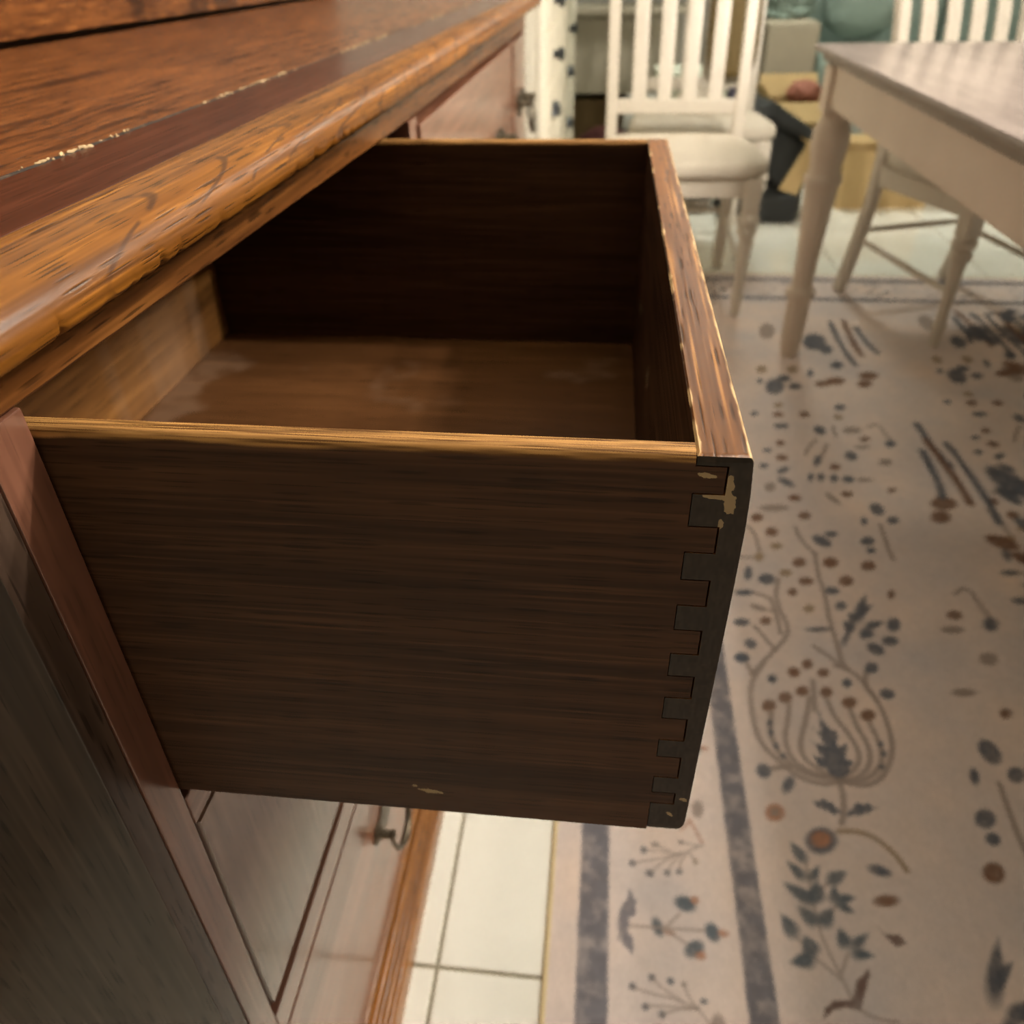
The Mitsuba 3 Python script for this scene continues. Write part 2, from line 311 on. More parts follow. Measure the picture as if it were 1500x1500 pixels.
# lip: swept profile with chipped lower edge
prof = [(-0.2005, 0.8690), (-0.2005, TOPZ), (-0.1960, TOPZ - 0.0001), (-0.1880, TOPZ - 0.0012), (-0.1800, TOPZ - 0.0038), (-0.1742, TOPZ - 0.0072), (-0.1712, TOPZ - 0.0105), (-0.1696, TOPZ - 0.0140), (-0.1690, TOPZ - 0.0180), (-0.1694, TOPZ - 0.0208), (-0.1712, TOPZ - 0.0228), (-0.1760, TOPZ - 0.0250)]
ys = np.linspace(YT0, YT1, 900)
c1 = np.clip(meshkit.fbm(np.stack([ys * 130, ys * 0, ys * 0], 1), 4, 3) - 0.58, 0, 1) * 0.0060
c2 = (meshkit.fbm(np.stack([ys * 30, ys * 0 + 3, ys * 0], 1), 3, 5) - 0.5) * 0.0007
rings = []
for y, a, b in zip(ys, c1, c2):
    rr = []
    for q, (x, z) in enumerate(prof):
        w = {8: 0.5, 9: 1.0, 10: 1.0, 11: 0.6}.get(q, 0.0)
        s = 1.0 if 4 <= q <= 10 else 0.0
        rr.append((x - a * w * 0.7 + b * s * 0.5, y, z + a * w * 0.6 + b * s * 0.3))
    rings.append(rr)
add(SB + '__lip_moulding', loft(rings), 'lip_wood', 40, label='rounded oak front lip worn to golden orange')
_y = np.linspace(YT0, YT1, 700); _h = 0.0009 * meshkit.fbm(np.stack([_y * 90, _y * 0, _y * 0], 1), 3, 15); _w = 0.0016 * (meshkit.fbm(np.stack([_y * 55, _y * 0, _y * 0], 1), 3, 16) - 0.35)
add(SB + '__crack_filling', loft([[(-0.2552, y, TOPZ - 0.006), (-0.2552, y, TOPZ - 0.0007 + a), (-0.2568, y, TOPZ - 0.0002 + a * 0.9), (-0.2582 - b, y, TOPZ - 0.0001 + a * 0.5), (-0.2590 - b, y, TOPZ - 0.0015), (-0.2590, y, TOPZ - 0.006)] for y, a, b in zip(_y, _h, np.maximum(_w, 0))]), 'crack_dark', 40, label='dark strip added along the crack between the planks')  # dark strip added so the crack reads as a dark line
# crumbs of broken wood in the crack between the planks
bits = []
for i in range(230):
    y = 0.30 + 1.35 * rng.random() ** 1.3
    if meshkit.noise(np.array([y * 16, 0, 0]), 2) < 0.56: continue
    s = rng.uniform(0.0004, 0.0010) * np.array([1.0, rng.uniform(1.2, 4.0), 1.0])
    m = trimesh.creation.icosphere(0, 1.0); m.vertices *= s * rng.uniform(0.7, 1.2, (12, 1))
    m.apply_transform(trimesh.transformations.rotation_matrix(rng.uniform(-0.5, 0.5), [0, 0, 1]))
    m.apply_translation([-0.2570 + rng.normal(0, 0.0010), y, TOPZ + rng.uniform(-0.0002, 0.0008)]); bits.append(m)
k = add(SB + '__splinters', cat(*bits), 'splinter_wood', False, label='pale crumbs of broken wood along the crack'); labels[k]['kind'] = 'stuff'
add(SB + '__top_support', box(-0.64, -0.21, SY0, SY1, 0.8440, 0.8675), 'raw_wood', False)
# the upper back piece standing behind a dark gap
ys = np.linspace(YT0, YT1, 260)
b = meshkit.fbm(np.stack([ys * 50, ys * 0, ys * 0], 1), 3, 8) * 0.0030
add(SB + '__back_board', loft([[(-0.655, y, TOPZ + 0.0050 + q), (-0.655, y, 1.25), (-0.70, y, 1.25), (-0.70, y, TOPZ + 0.005)] for y, q in zip(ys, b)]), 'plank_wood', 30, label='upright back board with a rough lower edge')
add(SB + '__back_panel', box(-0.74, -0.70, SY0, SY1, 0.02, 1.25), 'raw_wood', False)
# carcass
add(SB + '__end_panel', rbox(-0.70, FX - 0.0005, SY0, SY0 + 0.016, 0.0, 0.868, 0.001), 'shaded_end_wood', label='near end panel with its shade put into the wood colour')
add(SB + '__end_panel', rbox(-0.70, FX - 0.0005, SY1 - 0.016, SY1, 0.0, 0.868, 0.001), 'shaded_end_wood')
ys = np.linspace(SY0, SY1, 200)
bot = np.interp(ys, [SY0, 0.30, 0.81, SY1], [0.8440, 0.8425, 0.8345, 0.8290]) + 0.0006 * (meshkit.fbm(np.stack([ys * 40, ys * 0, ys * 0], 1), 3) - 0.5)
add(SB + '__top_rail', loft([[(-0.222, y, z), (-0.2015, y, z), (FX, y, z + 0.0015), (FX, y, 0.8685), (-0.222, y, 0.8685)] for y, z in zip(ys, bot)]), 'rail_wood', 30, label='worn rail under the overhang of the top')
add(SB + '__stile', rbox(-0.222, FX, SY0 + 0.0165, 0.2290, 0.098, 0.843, 0.0012), 'stile_wood', label='near upright of the front frame')
add(SB + '__stile', rbox(-0.222, FX - 0.001, 0.8680, 0.9040, 0.098, 0.832, 0.0012), 'stile_wood')
add(SB + '__stile', rbox(-0.222, FX - 0.001, 1.7850, 1.8250, 0.098, 0.828, 0.0012), 'stile_wood')
add(SB + '__stile', rbox(-0.222, FX, 2.0500, SY1 - 0.0165, 0.098, 0.828, 0.0012), 'stile_wood')
add(SB + '__cross_rail', rbox(-0.222, FX, 0.2295, 2.0495, 0.594, 0.6165, 0.0012), 'face_wood')
add(SB + '__cross_rail', rbox(-0.222, FX, 0.2295, 2.0495, 0.3385, 0.3690, 0.0010), 'face_wood')
add(SB + '__dust_board', box(-0.69, -0.2225, SY0 + 0.0165, SY1 - 0.0165, 0.604, 0.614), 'raw_wood', False)
# lower panels, sunk behind a groove
def raised_panel(y0, y1, z0, z1):
    g, s = 0.0042, 0.0016
    a = [(FX - 0.0045, y, z) for y, z in ((y0 + g, z0 + g), (y1 - g, z0 + g), (y1 - g, z1 - g), (y0 + g, z1 - g))]
    b = [(FX - 0.0020, y, z) for y, z in ((y0 + g + s, z0 + g + s), (y1 - g - s, z0 + g + s), (y1 - g - s, z1 - g - s), (y0 + g + s, z1 - g - s))]
    c = [(FX - 0.012, *q[1:]) for q in a]
    m = loft([c, a, b])
    return m
for y0, y1 in ((0.2300, 0.8670), (0.9050, 1.7840), (1.8260, 2.0490)):
    add(SB + '__door_panel', raised_panel(y0, y1, 0.3700, 0.5930), 'panel_wood', False)
    add(SB + '__panel_backing', box(-0.220, FX - 0.0121, y0 - 0.001, y1 + 0.001, 0.369, 0.594), 'raw_wood', False)
# lower drawers
def bail(x, y, z, w=0.040, k=1.0):
    """Two rosettes with a hanging bail, as one handle."""
    parts = []
    for s in (-1, 1):
        r = lathe([(0, 0.0085), (0.0016, 0.0085), (0.0030, 0.0062), (0.0042, 0.0040), (0.0105, 0.0030), (0.0120, 0.0042), (0.0140, 0.0040), (0.0150, 0.0015)], sides=16)
        r.apply_transform(trimesh.transformations.rotation_matrix(math.pi / 2, [0, 1, 0])); r.apply_translation([x, y + s * w / 2, z]); parts.append(r)
    th = np.linspace(0, math.pi, 15)
    pts = [(x + 0.0115 + 0.004 * math.sin(t), y - w / 2 * math.cos(t) * (1 + 0.12 * math.sin(t)), z - 0.030 * math.sin(t) ** 0.7) for t in th]
    parts.append(tube(pts, 0.0016 + 0.0016 * np.sin(th) ** 2, 8))
    pl = hull([(x + h, y + dy, z + dz) for h in (0, 0.0018) for dy, dz in ((-w * 0.45, 0.004), (w * 0.45, 0.004), (w * 0.34, -0.012), (-w * 0.34, -0.012), (0, 0.011), (0, -0.017))])
    parts.append(pl)
    m = cat(*parts); m.vertices = (m.vertices - [x, y, z]) * k + [x, y, z]
    return m
for i, (y0, y1, hy) in enumerate(((0.2305, 0.8665, 0.4800), (0.9055, 1.7835, 1.344), (1.8265, 2.0485, 1.937))):
    d = key_of(SB + '__lower_drawer'); labels[d] = {'label': 'flush bottom drawer above the plinth'}
    add(d + '__front_panel', rbox(-0.218, FX + 0.0003, y0, y1, 0.1000, 0.3350, 0.0012), 'face_wood')
    add(d + '__handle', bail(FX + 0.0003, hy, 0.2420, 0.040, 1.35), 'brass_dark', 40, label='dark metal hanging bail pull')
# beaded plinth
def bead(cx, cz, r, a0, a1, n=7):
    return [(cx + r * math.cos(t), cz + r * math.sin(t)) for t in np.radians(np.linspace(a0, a1, n))]
pp = [(-0.222, 0.0), (-0.222, 0.0985), (-0.2005, 0.0985), (-0.1985, 0.0975), (-0.1970, 0.0900), (-0.1985, 0.0850)] + bead(-0.1950, 0.0790, 0.0044, 120, -110) + bead(-0.1915, 0.0675, 0.0044, 120, -110) + bead(-0.1880, 0.0560, 0.0044, 120, -110) + bead(-0.1845, 0.0445, 0.0044, 120, -70) + [(-0.1820, 0.0360), (-0.1805, 0.0300), (-0.1805, 0.0)]
ys = np.linspace(SY0, SY1, 2)
add(SB + '__plinth', loft([[(x, y, z) for x, z in pp] for y in ys]), 'bead_wood', 40, label='beaded golden-brown plinth moulding at the floor')

# closed drawers further along
for y0, y1, hy in ((0.9060, 1.7830, None), (1.8280, 2.0480, 1.945)):
    d = key_of(SB + '__closed_drawer'); labels[d] = {'label': 'closed glossy drawer further along the front'}
    add(d + '__front_panel', rbox(-0.225, FX + 0.002, y0, y1, 0.6180, 0.8235, 0.0025), 'face_wood')
    for q in ([hy] if hy else [1.15, 1.54]):
        add(d + '__handle', bail(FX + 0.002, q, 0.7050 if hy else 0.690, 0.052, 2.0), 'brass_dark', 40, label='dark metal hanging bail pull')

# the open drawer
DR = SB + '__drawer'; labels[DR] = {'label': 'deep dark drawer pulled far out, with dovetailed corner'}
fp = [(DXI, DZ0), (DXI, DZ1 - 0.0008), (DXI + 0.0008, DZ1)]
fp += [(DXF - 0.0022, DZ1), (DXF - 0.0010, DZ1 - 0.0006), (DXF - 0.0002, DZ1 - 0.0020), (DXF + 0.0008, 0.8180), (DXF + 0.0012, 0.8040), (DXF + 0.0010, 0.7780), (DXF + 0.0006, 0.7520), (DXF, 0.7200), (DXF - 0.0006, 0.6880), (DXF - 0.0010, 0.6550)]
fp += [(DXF - 0.0014 - 0.0070 * (1 - math.cos(t)), DZ0 + 0.0085 - 0.0085 * math.sin(t)) for t in np.linspace(0, math.pi / 2, 9)]
front = to_man(prism_y(fp, DY0, DY1 + 0.0022))
g = 0.00050
for (za, zb) in FINGERS:
    front -= to_man(box(DXI - 0.01, 0.0448 + g, DY0 - 0.01, DYI + g, zb - g, za + g))
    front -= to_man(box(DXI - 0.01, 0.0448 + g, DY1 - 0.0102 - g, DY1 + 0.0001, zb - g, za + g))
front ^= to_man(rbox(DXI - 0.02, DXF + 0.0022, DY0, DY1 + 0.0022, DZ0, DZ1, 0.0024))
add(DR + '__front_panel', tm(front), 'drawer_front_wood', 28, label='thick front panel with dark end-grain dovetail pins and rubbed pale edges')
def side(y0, y1):
    # rounded upper arris; the fingers reach into the front panel
    r = 0.0036
    pr = [(y0, DZ0), (y1, DZ0)] + [(y1 - r * 0.6 + r * 0.6 * math.cos(t), DZ1 - r + r * math.sin(t)) for t in np.linspace(0, math.pi / 2, 6)] + [(y0 + r - r * math.sin(t), DZ1 - r + r * math.cos(t)) for t in np.linspace(0, math.pi / 2, 6)]
    body = loft([[(x, y, z) for y, z in pr] for x in (DX0, DXI - 0.0003)])
    m = to_man(body)
    for za, zb in FINGERS:
        m += to_man(box(DXI - 0.002, 0.0446, y0 + 0.00005, y1, zb, za))
    return tm(m)
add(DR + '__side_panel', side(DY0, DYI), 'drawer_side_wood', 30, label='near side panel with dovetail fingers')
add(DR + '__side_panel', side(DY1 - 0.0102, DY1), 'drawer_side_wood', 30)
add(DR + '__back_panel', rbox(DX0, DX0 + 0.010, DYI + 0.0003, DY1 - 0.0105, 0.6450, 0.8200, 0.0010), 'drawer_back_wood')
add(DR + '__bottom_panel', rbox(DX0, DXI - 0.0003, DYI - 0.0, DY1 - 0.0102, 0.6370, 0.6445, 0.0006), 'drawer_inside_wood')

# ---------------------------------------------------------------- rug
RUG = thing('area_rug', 'large pinkish-beige printed rug with slate border stripes and floral vines under the dining table', 'rug')
GX0, GX1, GY0, GY1 = -0.0240, 2.050, -0.700, 2.920
COLS = np.array([(0.075, 0.085, 0.108), (0.150, 0.075, 0.042), (0.270, 0.215, 0.190), (0.280, 0.200, 0.130), (0.330, 0.160, 0.095), (0.072, 0.092, 0.112), (0.110, 0.065, 0.055), (0.150, 0.140, 0.160)])
BASE = np.array([0.655, 0.557, 0.520])
gx = np.unique(np.round(np.concatenate([np.arange(GX0, 0.62, 0.0020), np.arange(0.62, GX1, 0.0070), [GX1]]), 5))
gy = np.unique(np.round(np.concatenate([np.arange(GY0, 0.34, 0.012), np.arange(0.34, 1.40, 0.0020), np.arange(1.40, GY1, 0.0050), [GY1]]), 5))
PX, PY = np.meshgrid(gx, gy, indexing='ij')
P3 = np.stack([PX, PY, PX * 0], -1)
n1 = meshkit.fbm(P3 * 9, 4, 1); n2 = meshkit.fbm(P3 * 90, 3, 2); n3 = meshkit.noise(P3 * np.array([650, 260, 1]), 3)
rug_col = BASE * (0.90 + 0.22 * (n1 - 0.5) + 0.10 * (n2 - 0.5) + 0.10 * n3)[..., None]
rug_col = rug_col * (1 + np.array([0.04, 0.0, -0.05]) * (n1[..., None] - 0.5) * 3)
soft = 0.0016

def blend(ix, iy, cov, ci):
    fade = 0.80 + 0.35 * (n2[ix, iy] - 0.5) + 0.2 * (n3[ix, iy] - 0.5)
    w = (np.clip(cov, 0, 1) * np.clip(fade + 0.10, 0.45, 0.97))[..., None]
    c = COLS[ci] * (0.85 + 0.4 * n2[ix, iy])[..., None]
    rug_col[ix, iy] = rug_col[ix, iy] * (1 - w) + c * w

def window(x0, x1, y0, y1):
    i0, i1 = np.searchsorted(gx, [x0, x1]); j0, j1 = np.searchsorted(gy, [y0, y1])
    return slice(max(i0 - 1, 0), i1 + 1), slice(max(j0 - 1, 0), j1 + 1)

def inside(p, clip):
    return clip[0] < p[0] < clip[1] and clip[2] < p[1] < clip[3]

def ellipse(c, v, move=lambda q: q, clip=(-9, 9, -9, 9)):
    v = np.array(v) / 1000.0; C = move(v[:2]); A = move(v[:2] + v[2:4]) - C; B = move(v[:2] + v[4:]) - C
    if not inside(C, clip): return
    e = np.abs(A) + np.abs(B) + 0.004
    ix, iy = window(C[0] - e[0], C[0] + e[0], C[1] - e[1], C[1] + e[1])
    X, Y = PX[ix, iy] - C[0], PY[ix, iy] - C[1]
    if X.size == 0: return
    det = A[0] * B[1] - A[1] * B[0]
    if abs(det) < 1e-9: return
    s, t = (X * B[1] - Y * B[0]) / det, (A[0] * Y - A[1] * X) / det
    if c >= 10: t = t * 0.80 * (1 + 0.45 * s) / np.sqrt(np.clip(1 - 0.35 * s * s, 0.2, 1)); c -= 10     # a leaf narrows to its tip
    r = np.hypot(s, t) + 0.12 * (n2[ix, iy] - 0.5)
    w = 0.10 + soft / max(min(np.hypot(*A), np.hypot(*B)), 0.002)
    blend(ix, iy, (1 + w - r) / (2 * w), c)

def segdist(X, Y, a, b):
    d = b - a; L = max(d @ d, 1e-12); t = np.clip(((X - a[0]) * d[0] + (Y - a[1]) * d[1]) / L, 0, 1)
    return np.hypot(X - a[0] - t * d[0], Y - a[1] - t * d[1])

def stroke(c, wmm, pts, move=lambda q: q, clip=(-9, 9, -9, 9)):
    p = np.array([move(np.array(q) / 1000.0) for q in pts])
    if not inside(p.mean(0), clip): return
    if len(p) > 2:                                       # round the bends
        for _ in range(2): p = np.vstack([p[:1], *[np.array([0.75 * a + 0.25 * b, 0.25 * a + 0.75 * b]) for a, b in zip(p[:-1], p[1:])], p[-1:]])
    w = wmm / 2000.0 * (1.0 if wmm < 5 else 1.5); lo, hi = p.min(0) - w - 0.004, p.max(0) + w + 0.004
    ix, iy = window(lo[0], hi[0], lo[1], hi[1]); X, Y = PX[ix, iy], PY[ix, iy]
    if X.size == 0: return
    d = np.min([segdist(X, Y, a, b) for a, b in zip(p[:-1], p[1:])], axis=0)
    blend(ix, iy, (w + soft - d) / (2 * soft) * 0.75, c)

def shape(c, pts, move=lambda q: q, clip=(-9, 9, -9, 9)):
    p = np.array([move(np.array(q) / 1000.0) for q in pts])
    if not inside(p.mean(0), clip): return
    lo, hi = p.min(0) - 0.004, p.max(0) + 0.004
    ix, iy = window(lo[0], hi[0], lo[1], hi[1]); X, Y = PX[ix, iy], PY[ix, iy]
    if X.size == 0: return
    q = np.roll(p, -1, 0); odd = np.zeros(X.shape, bool)
    for a, b in zip(p, q):
        if a[1] != b[1]: odd ^= ((a[1] > Y) != (b[1] > Y)) & (X < (b[0] - a[0]) * (Y - a[1]) / (b[1] - a[1]) + a[0])
    d = np.min([segdist(X, Y, a, b) for a, b in zip(p, q)], axis=0)
    jag = (meshkit.noise(P3[ix, iy] * np.array([260, 90, 1]), 12) - 0.45) * (0.0062 if c != 6 else 0.0012)
    blend(ix, iy, (soft + np.where(odd, d, -d) - jag) / (2 * soft), c)

BORDER_ELLIPSES=[(0,[76,591,4,0,0,-5]),(0,[91,611,4,0,0,-5]),(0,[98,579,5,0,0,-5]),(0,[120,582,4,0,0,-4]),(0,[135,585,4,0,0,-4]),(3,[157,601,3,0,0,-4]),(2,[106,620,5,0,0,-4]),(2,[140,627,4,0,0,-4]),(2,[166,679,8,1,-1,-14]),(5,[105,511,6,3,4,-11]),(5,[140,543,12,-5,-5,-9]),(5,[170,511,8,4,4,-11]),(5,[147,489,11,7,4,-8]),(4,[152,549,5,0,0,-5]),(4,[183,511,6,-1,-1,-4]),(4,[154,482,6,1,0,-5]),(4,[118,506,6,-2,-1,-3]),(0,[74,440,4,0,0,-4]),(0,[96,452,4,0,0,-4]),(0,[117,450,4,0,0,-4]),(2,[132,448,3,0,0,-3]),(0,[88,420,4,0,0,-4]),(0,[106,414,4,0,0,-4]),(0,[153,432,4,0,0,-3])]
BORDER_STROKES=[(2,3,[[76,591],[112,601],[139,610],[168,625]]),(2,3,[[91,611],[116,611],[139,610]]),(2,3,[[106,620],[124,613]]),(2,3,[[98,579],[112,594],[131,607]]),(2,3,[[120,582],[127,596],[139,609]]),(2,3,[[135,585],[138,599],[146,611]]),(2,3,[[157,601],[150,612]]),(2,3,[[140,627],[162,624]]),(4,4,[[168,629],[154,662]]),(4,4,[[153,658],[141,645]]),(2,4,[[70,509],[98,510],[160,512]]),(2,4,[[115,512],[132,529]]),(2,4,[[115,508],[137,495]]),(2,3,[[74,439],[97,434],[118,432],[129,429]]),(2,3,[[96,452],[108,441],[127,431]]),(2,3,[[132,448],[137,433],[146,424]]),(2,3,[[88,421],[114,423],[146,424]]),(2,3,[[106,414],[124,421],[146,424]]),(2,3,[[129,429],[146,424],[156,411]])]
BORDER_SHAPES=[(7,[[72,553],[81,539],[80,528],[72,518],[70,507],[75,499],[78,482],[75,472],[68,481],[58,495],[56,509],[58,526],[65,537]])]
FIELD_ELLIPSES=[(1,[291,875,11,1,-2,-12]),(1,[319,894,11,1,-2,-12]),(1,[348,910,11,1,-2,-11]),(1,[385,911,10,1,-2,-12]),(1,[416,893,12,1,-3,-12]),(1,[438,869,12,1,-3,-12]),(1,[342,950,9,-4,-5,-11]),(1,[367,970,9,1,-2,-12]),(1,[389,953,10,1,-2,-10]),(4,[270,684,13,1,-2,-14]),(2,[270,684,6,1,-1,-6]),(0,[305,932,7,-3,-4,-9]),(0,[422,934,8,1,-2,-10]),(0,[469,971,11,1,-3,-13]),(0,[262,975,12,1,-1,-10]),(0,[265,751,9,-6,-6,-11]),(0,[296,731,6,-4,-8,-14]),(0,[479,916,11,-3,-5,-11]),(0,[287,840,4,0,-1,-7]),(0,[286,822,4,0,-1,-7]),(0,[290,798,4,0,-1,-6]),(0,[297,780,4,0,-1,-5]),(0,[443,815,4,0,-2,-6]),(0,[443,798,4,0,-2,-6]),(0,[434,774,4,0,-1,-5]),(0,[324,647,21,2,-4,-20]),(4,[324,649,13,1,-2,-12]),(15,[291,627,-7,13,5,4]),(15,[284,601,-9,11,4,4]),(15,[306,599,7,11,4,-2]),(15,[282,571,-16,11,4,6]),(15,[303,574,4,14,8,0]),(15,[333,597,13,8,2,-6]),(15,[325,573,2,12,5,0]),(15,[338,569,11,2,-1,-5]),(15,[335,557,8,-5,-3,-4]),(15,[287,543,-9,10,5,5]),(15,[309,543,8,12,6,-3]),(15,[262,528,-6,13,6,4]),(15,[282,506,-4,11,7,4]),(15,[271,488,-14,-3,0,7]),(15,[323,519,-2,11,6,3]),(15,[342,518,12,9,2,-4]),(15,[342,502,12,-1,-2,-5]),(1,[386,571,16,2,-2,-8]),(0,[389,611,13,-4,-4,-7]),(1,[344,1385,13,1,-2,-15]),(1,[366,1337,13,1,-2,-16]),(1,[442,1400,13,1,-3,-15]),(1,[403,1241,13,1,-3,-15]),(1,[462,1246,15,1,-3,-17]),(1,[531,1242,14,1,-4,-15]),(1,[405,1185,14,1,-2,-12]),(1,[479,1193,14,1,-4,-16]),(1,[375,1152,9,1,-2,-12]),(1,[315,1070,10,1,-2,-11]),(3,[372,1207,12,1,-2,-11]),(3,[396,1109,10,1,-2,-11]),(1,[551,1161,7,1,-4,-13]),(3,[368,1290,12,1,-2,-12]),(3,[330,1253,9,1,-2,-15]),(0,[596,1436,12,-12,-9,-19]),(0,[618,1398,12,1,-4,-14]),(0,[460,1314,16,-13,-7,-15]),(0,[483,1339,13,1,-2,-11]),(0,[549,1321,14,1,-4,-15]),(0,[548,1291,10,1,-2,-10]),(0,[334,1186,16,1,-2,-16]),(0,[302,1200,8,1,-3,-21]),(0,[287,1143,17,2,-1,-9]),(0,[273,1063,14,1,-1,-10]),(0,[281,1010,9,-4,-4,-12]),(0,[262,976,12,1,-1,-12]),(2,[306,1104,13,-5,-2,-8]),(0,[454,1121,10,1,-3,-12]),(0,[516,1038,14,1,-3,-12]),(0,[487,1016,12,-8,-7,-12]),(0,[533,1079,12,1,-5,-18]),(0,[401,1056,22,2,-1,-6]),(2,[384,1423,32,3,-2,-12]),(0,[559,1390,7,1,-3,-14]),(0,[447,1162,13,1,-2,-11]),(10,[446,1043,12,23,3,-2]),(10,[455,1069,-7,11,6,8]),(10,[488,1118,16,36,6,-3]),(10,[467,1092,-5,10,6,8]),(10,[495,1115,15,14,1,-6]),(10,[482,1052,13,0,-3,-10]),(10,[500,1076,18,8,-1,-8]),(3,[469,1895,13,1,-2,-15]),(1,[460,1844,14,1,-2,-15]),(1,[525,1849,14,1,-3,-16]),(3,[606,1841,12,1,-3,-15]),(1,[442,1698,10,1,-2,-15]),(1,[435,1632,14,1,-2,-15]),(1,[645,1734,13,1,-3,-13]),(1,[547,1600,13,1,-3,-14]),(1,[434,1465,14,1,-2,-13]),(1,[548,1489,13,1,-3,-13]),(1,[647,1512,9,1,-3,-11]),(0,[622,1895,14,1,-4,-18]),(0,[458,1784,19,1,-2,-14]),(0,[547,1769,11,-13,-8,-19]),(2,[624,1775,24,2,-4,-18]),(0,[594,1652,12,-9,-8,-19]),(0,[513,1624,7,-5,-9,-24]),(0,[429,1577,15,11,0,-12]),(0,[426,1527,15,-14,-5,-12]),(2,[389,1504,12,1,-3,-19]),(0,[484,1552,7,1,-4,-18]),(0,[507,1554,9,1,-4,-17]),(0,[534,1551,9,1,-4,-17]),(0,[564,1549,14,1,-3,-15]),(2,[599,1550,19,2,-2,-9]),(0,[698,1715,13,1,-5,-18]),(2,[629,1695,20,2,-2,-10]),(2,[514,1470,12,-20,-5,-9]),(0,[401,1845,11,1,-2,-12]),(0,[406,1662,10,1,-2,-11]),(0,[388,1592,10,1,-2,-12]),(2,[664,1629,15,1,-4,-15]),(0,[641,2317,35,2,-12,-64]),(0,[560,2244,23,2,-8,-48]),(0,[664,2261,19,1,-7,-35]),(2,[514,2390,24,2,-9,-63]),(0,[477,2005,25,2,-8,-48]),(0,[443,2035,9,1,-2,-16]),(0,[510,2056,18,1,-3,-21]),(0,[530,2009,17,1,-4,-20]),(0,[671,2152,18,1,-6,-27]),(0,[587,2095,9,1,-5,-26]),(1,[645,2049,25,2,-5,-25]),(1,[606,2030,21,2,-4,-20]),(1,[718,2038,21,2,-6,-24]),(1,[741,2089,28,2,-6,-25]),(3,[458,2111,15,1,-4,-26]),(3,[542,2117,15,1,-5,-26])]
FIELD_STROKES=[(2,6,[[298,970],[273,928],[265,897],[263,854],[264,818],[272,794],[286,775],[303,754],[323,740],[349,736],[371,744]]),(2,6,[[371,744],[395,737],[422,747],[444,775],[461,814],[464,864],[460,901],[448,942],[430,966],[412,970]]),(2,6,[[293,861],[286,833],[286,807],[295,778],[316,755],[341,747],[367,748]]),(2,6,[[323,881],[316,850],[305,817],[305,785],[318,763],[342,751],[366,748]]),(2,6,[[357,898],[343,852],[325,806],[325,782],[338,765],[358,751]]),(2,6,[[383,894],[387,861],[401,831],[409,795],[400,771],[376,751]]),(2,6,[[414,880],[417,841],[426,807],[417,773],[394,750],[373,746]]),(2,6,[[437,854],[442,817],[439,787],[420,759],[394,744],[373,745]]),(2,6,[[369,935],[360,872]]),(2,6,[[368,742],[369,721],[363,692],[356,675]]),(2,6,[[459,963],[447,929],[460,901]]),(2,6,[[279,757],[301,762]]),(2,4,[[298,615],[297,583],[297,546],[298,518],[310,479],[318,450]]),(2,4,[[285,493],[298,483],[309,472]]),(2,4,[[325,502],[313,479]]),(2,4,[[268,515],[282,502]]),(2,4,[[326,561],[310,542]]),(2,4,[[307,576],[322,589]]),(2,4,[[325,440],[339,433],[362,432]]),(3,6,[[350,663],[373,666],[394,659],[407,646],[417,632],[423,615]]),(2,6,[[321,1354],[333,1323],[333,1272]]),(2,6,[[332,1132],[337,1085],[336,1040]]),(2,6,[[356,1188],[342,1140],[345,1092],[352,1062],[345,1032],[320,999],[298,972],[275,941]]),(2,6,[[439,1274],[431,1208],[432,1141],[425,1078],[426,1020],[423,978],[432,961]]),(2,6,[[290,1250],[328,1249]]),(2,6,[[303,1146],[330,1132]]),(2,6,[[319,1099],[333,1097]]),(2,6,[[294,1054],[305,1032],[320,999]]),(2,6,[[267,967],[275,941]]),(2,6,[[386,1013],[405,993],[420,973]]),(2,6,[[589,1381],[582,1294],[583,1264]]),(2,6,[[416,1358],[418,1318],[437,1274]]),(2,6,[[530,1723],[501,1679],[491,1649]]),(2,6,[[551,1704],[531,1652],[517,1631]]),(2,6,[[582,1791],[578,1737]]),(2,6,[[665,1792],[690,1816],[699,1784],[702,1726]]),(0,12,[[721,2478],[714,2352],[715,2236],[722,2156]]),(0,12,[[788,2440],[793,2299],[805,2243]]),(1,12,[[764,2492],[752,2315],[755,2221]])]
FIELD_SHAPES=[(0,[[365,868],[372,848],[375,837],[381,835],[386,834],[381,807],[393,810],[385,784],[397,781],[387,764],[374,750],[366,747],[355,759],[344,770],[336,788],[354,781],[348,799],[342,814],[361,803],[356,822],[349,839],[361,831],[361,849]]),(0,[[320,708],[338,710],[353,706],[359,692],[348,689],[339,695],[327,700]]),(0,[[367,689],[382,709],[397,710],[414,704],[400,698],[384,691]]),(6,[[282,427],[285,438],[297,448],[318,450],[328,471],[344,486],[345,481],[334,459],[325,440],[308,441],[295,437]]),(6,[[367,538],[375,529],[389,530],[396,521],[384,515],[375,524]])]

# border stripes on all sides (long side measured, the far side alike)
def stripe(a, b, axis):
    ed = PX if axis == 'x' else (GY1 - PY - 0.024)
    lim = (PY < GY1 - a - 0.024 - 0.0) if axis == 'x' else (PX > a)
    e = 0.5 + np.minimum(ed - a, b - ed) / (2 * soft) + (n2 - 0.5) * 0.8
    ok = np.clip(e, 0, 1) * lim
    mot = np.clip(meshkit.fbm(P3 * np.array([60, 60, 1]), 4, 9) - 0.44, 0, 1) * 1.5
    w = (ok * (0.90 - 0.55 * mot))[..., None]
    rug_col[:] = rug_col * (1 - w) + (COLS[0] * 1.05 + np.array([0.012, 0.004, 0.004])) * (0.8 + 0.45 * n2)[..., None] * w
for ax in 'xy':
    stripe(0.0095, 0.0460, ax); stripe(0.2010, 0.2340, ax)
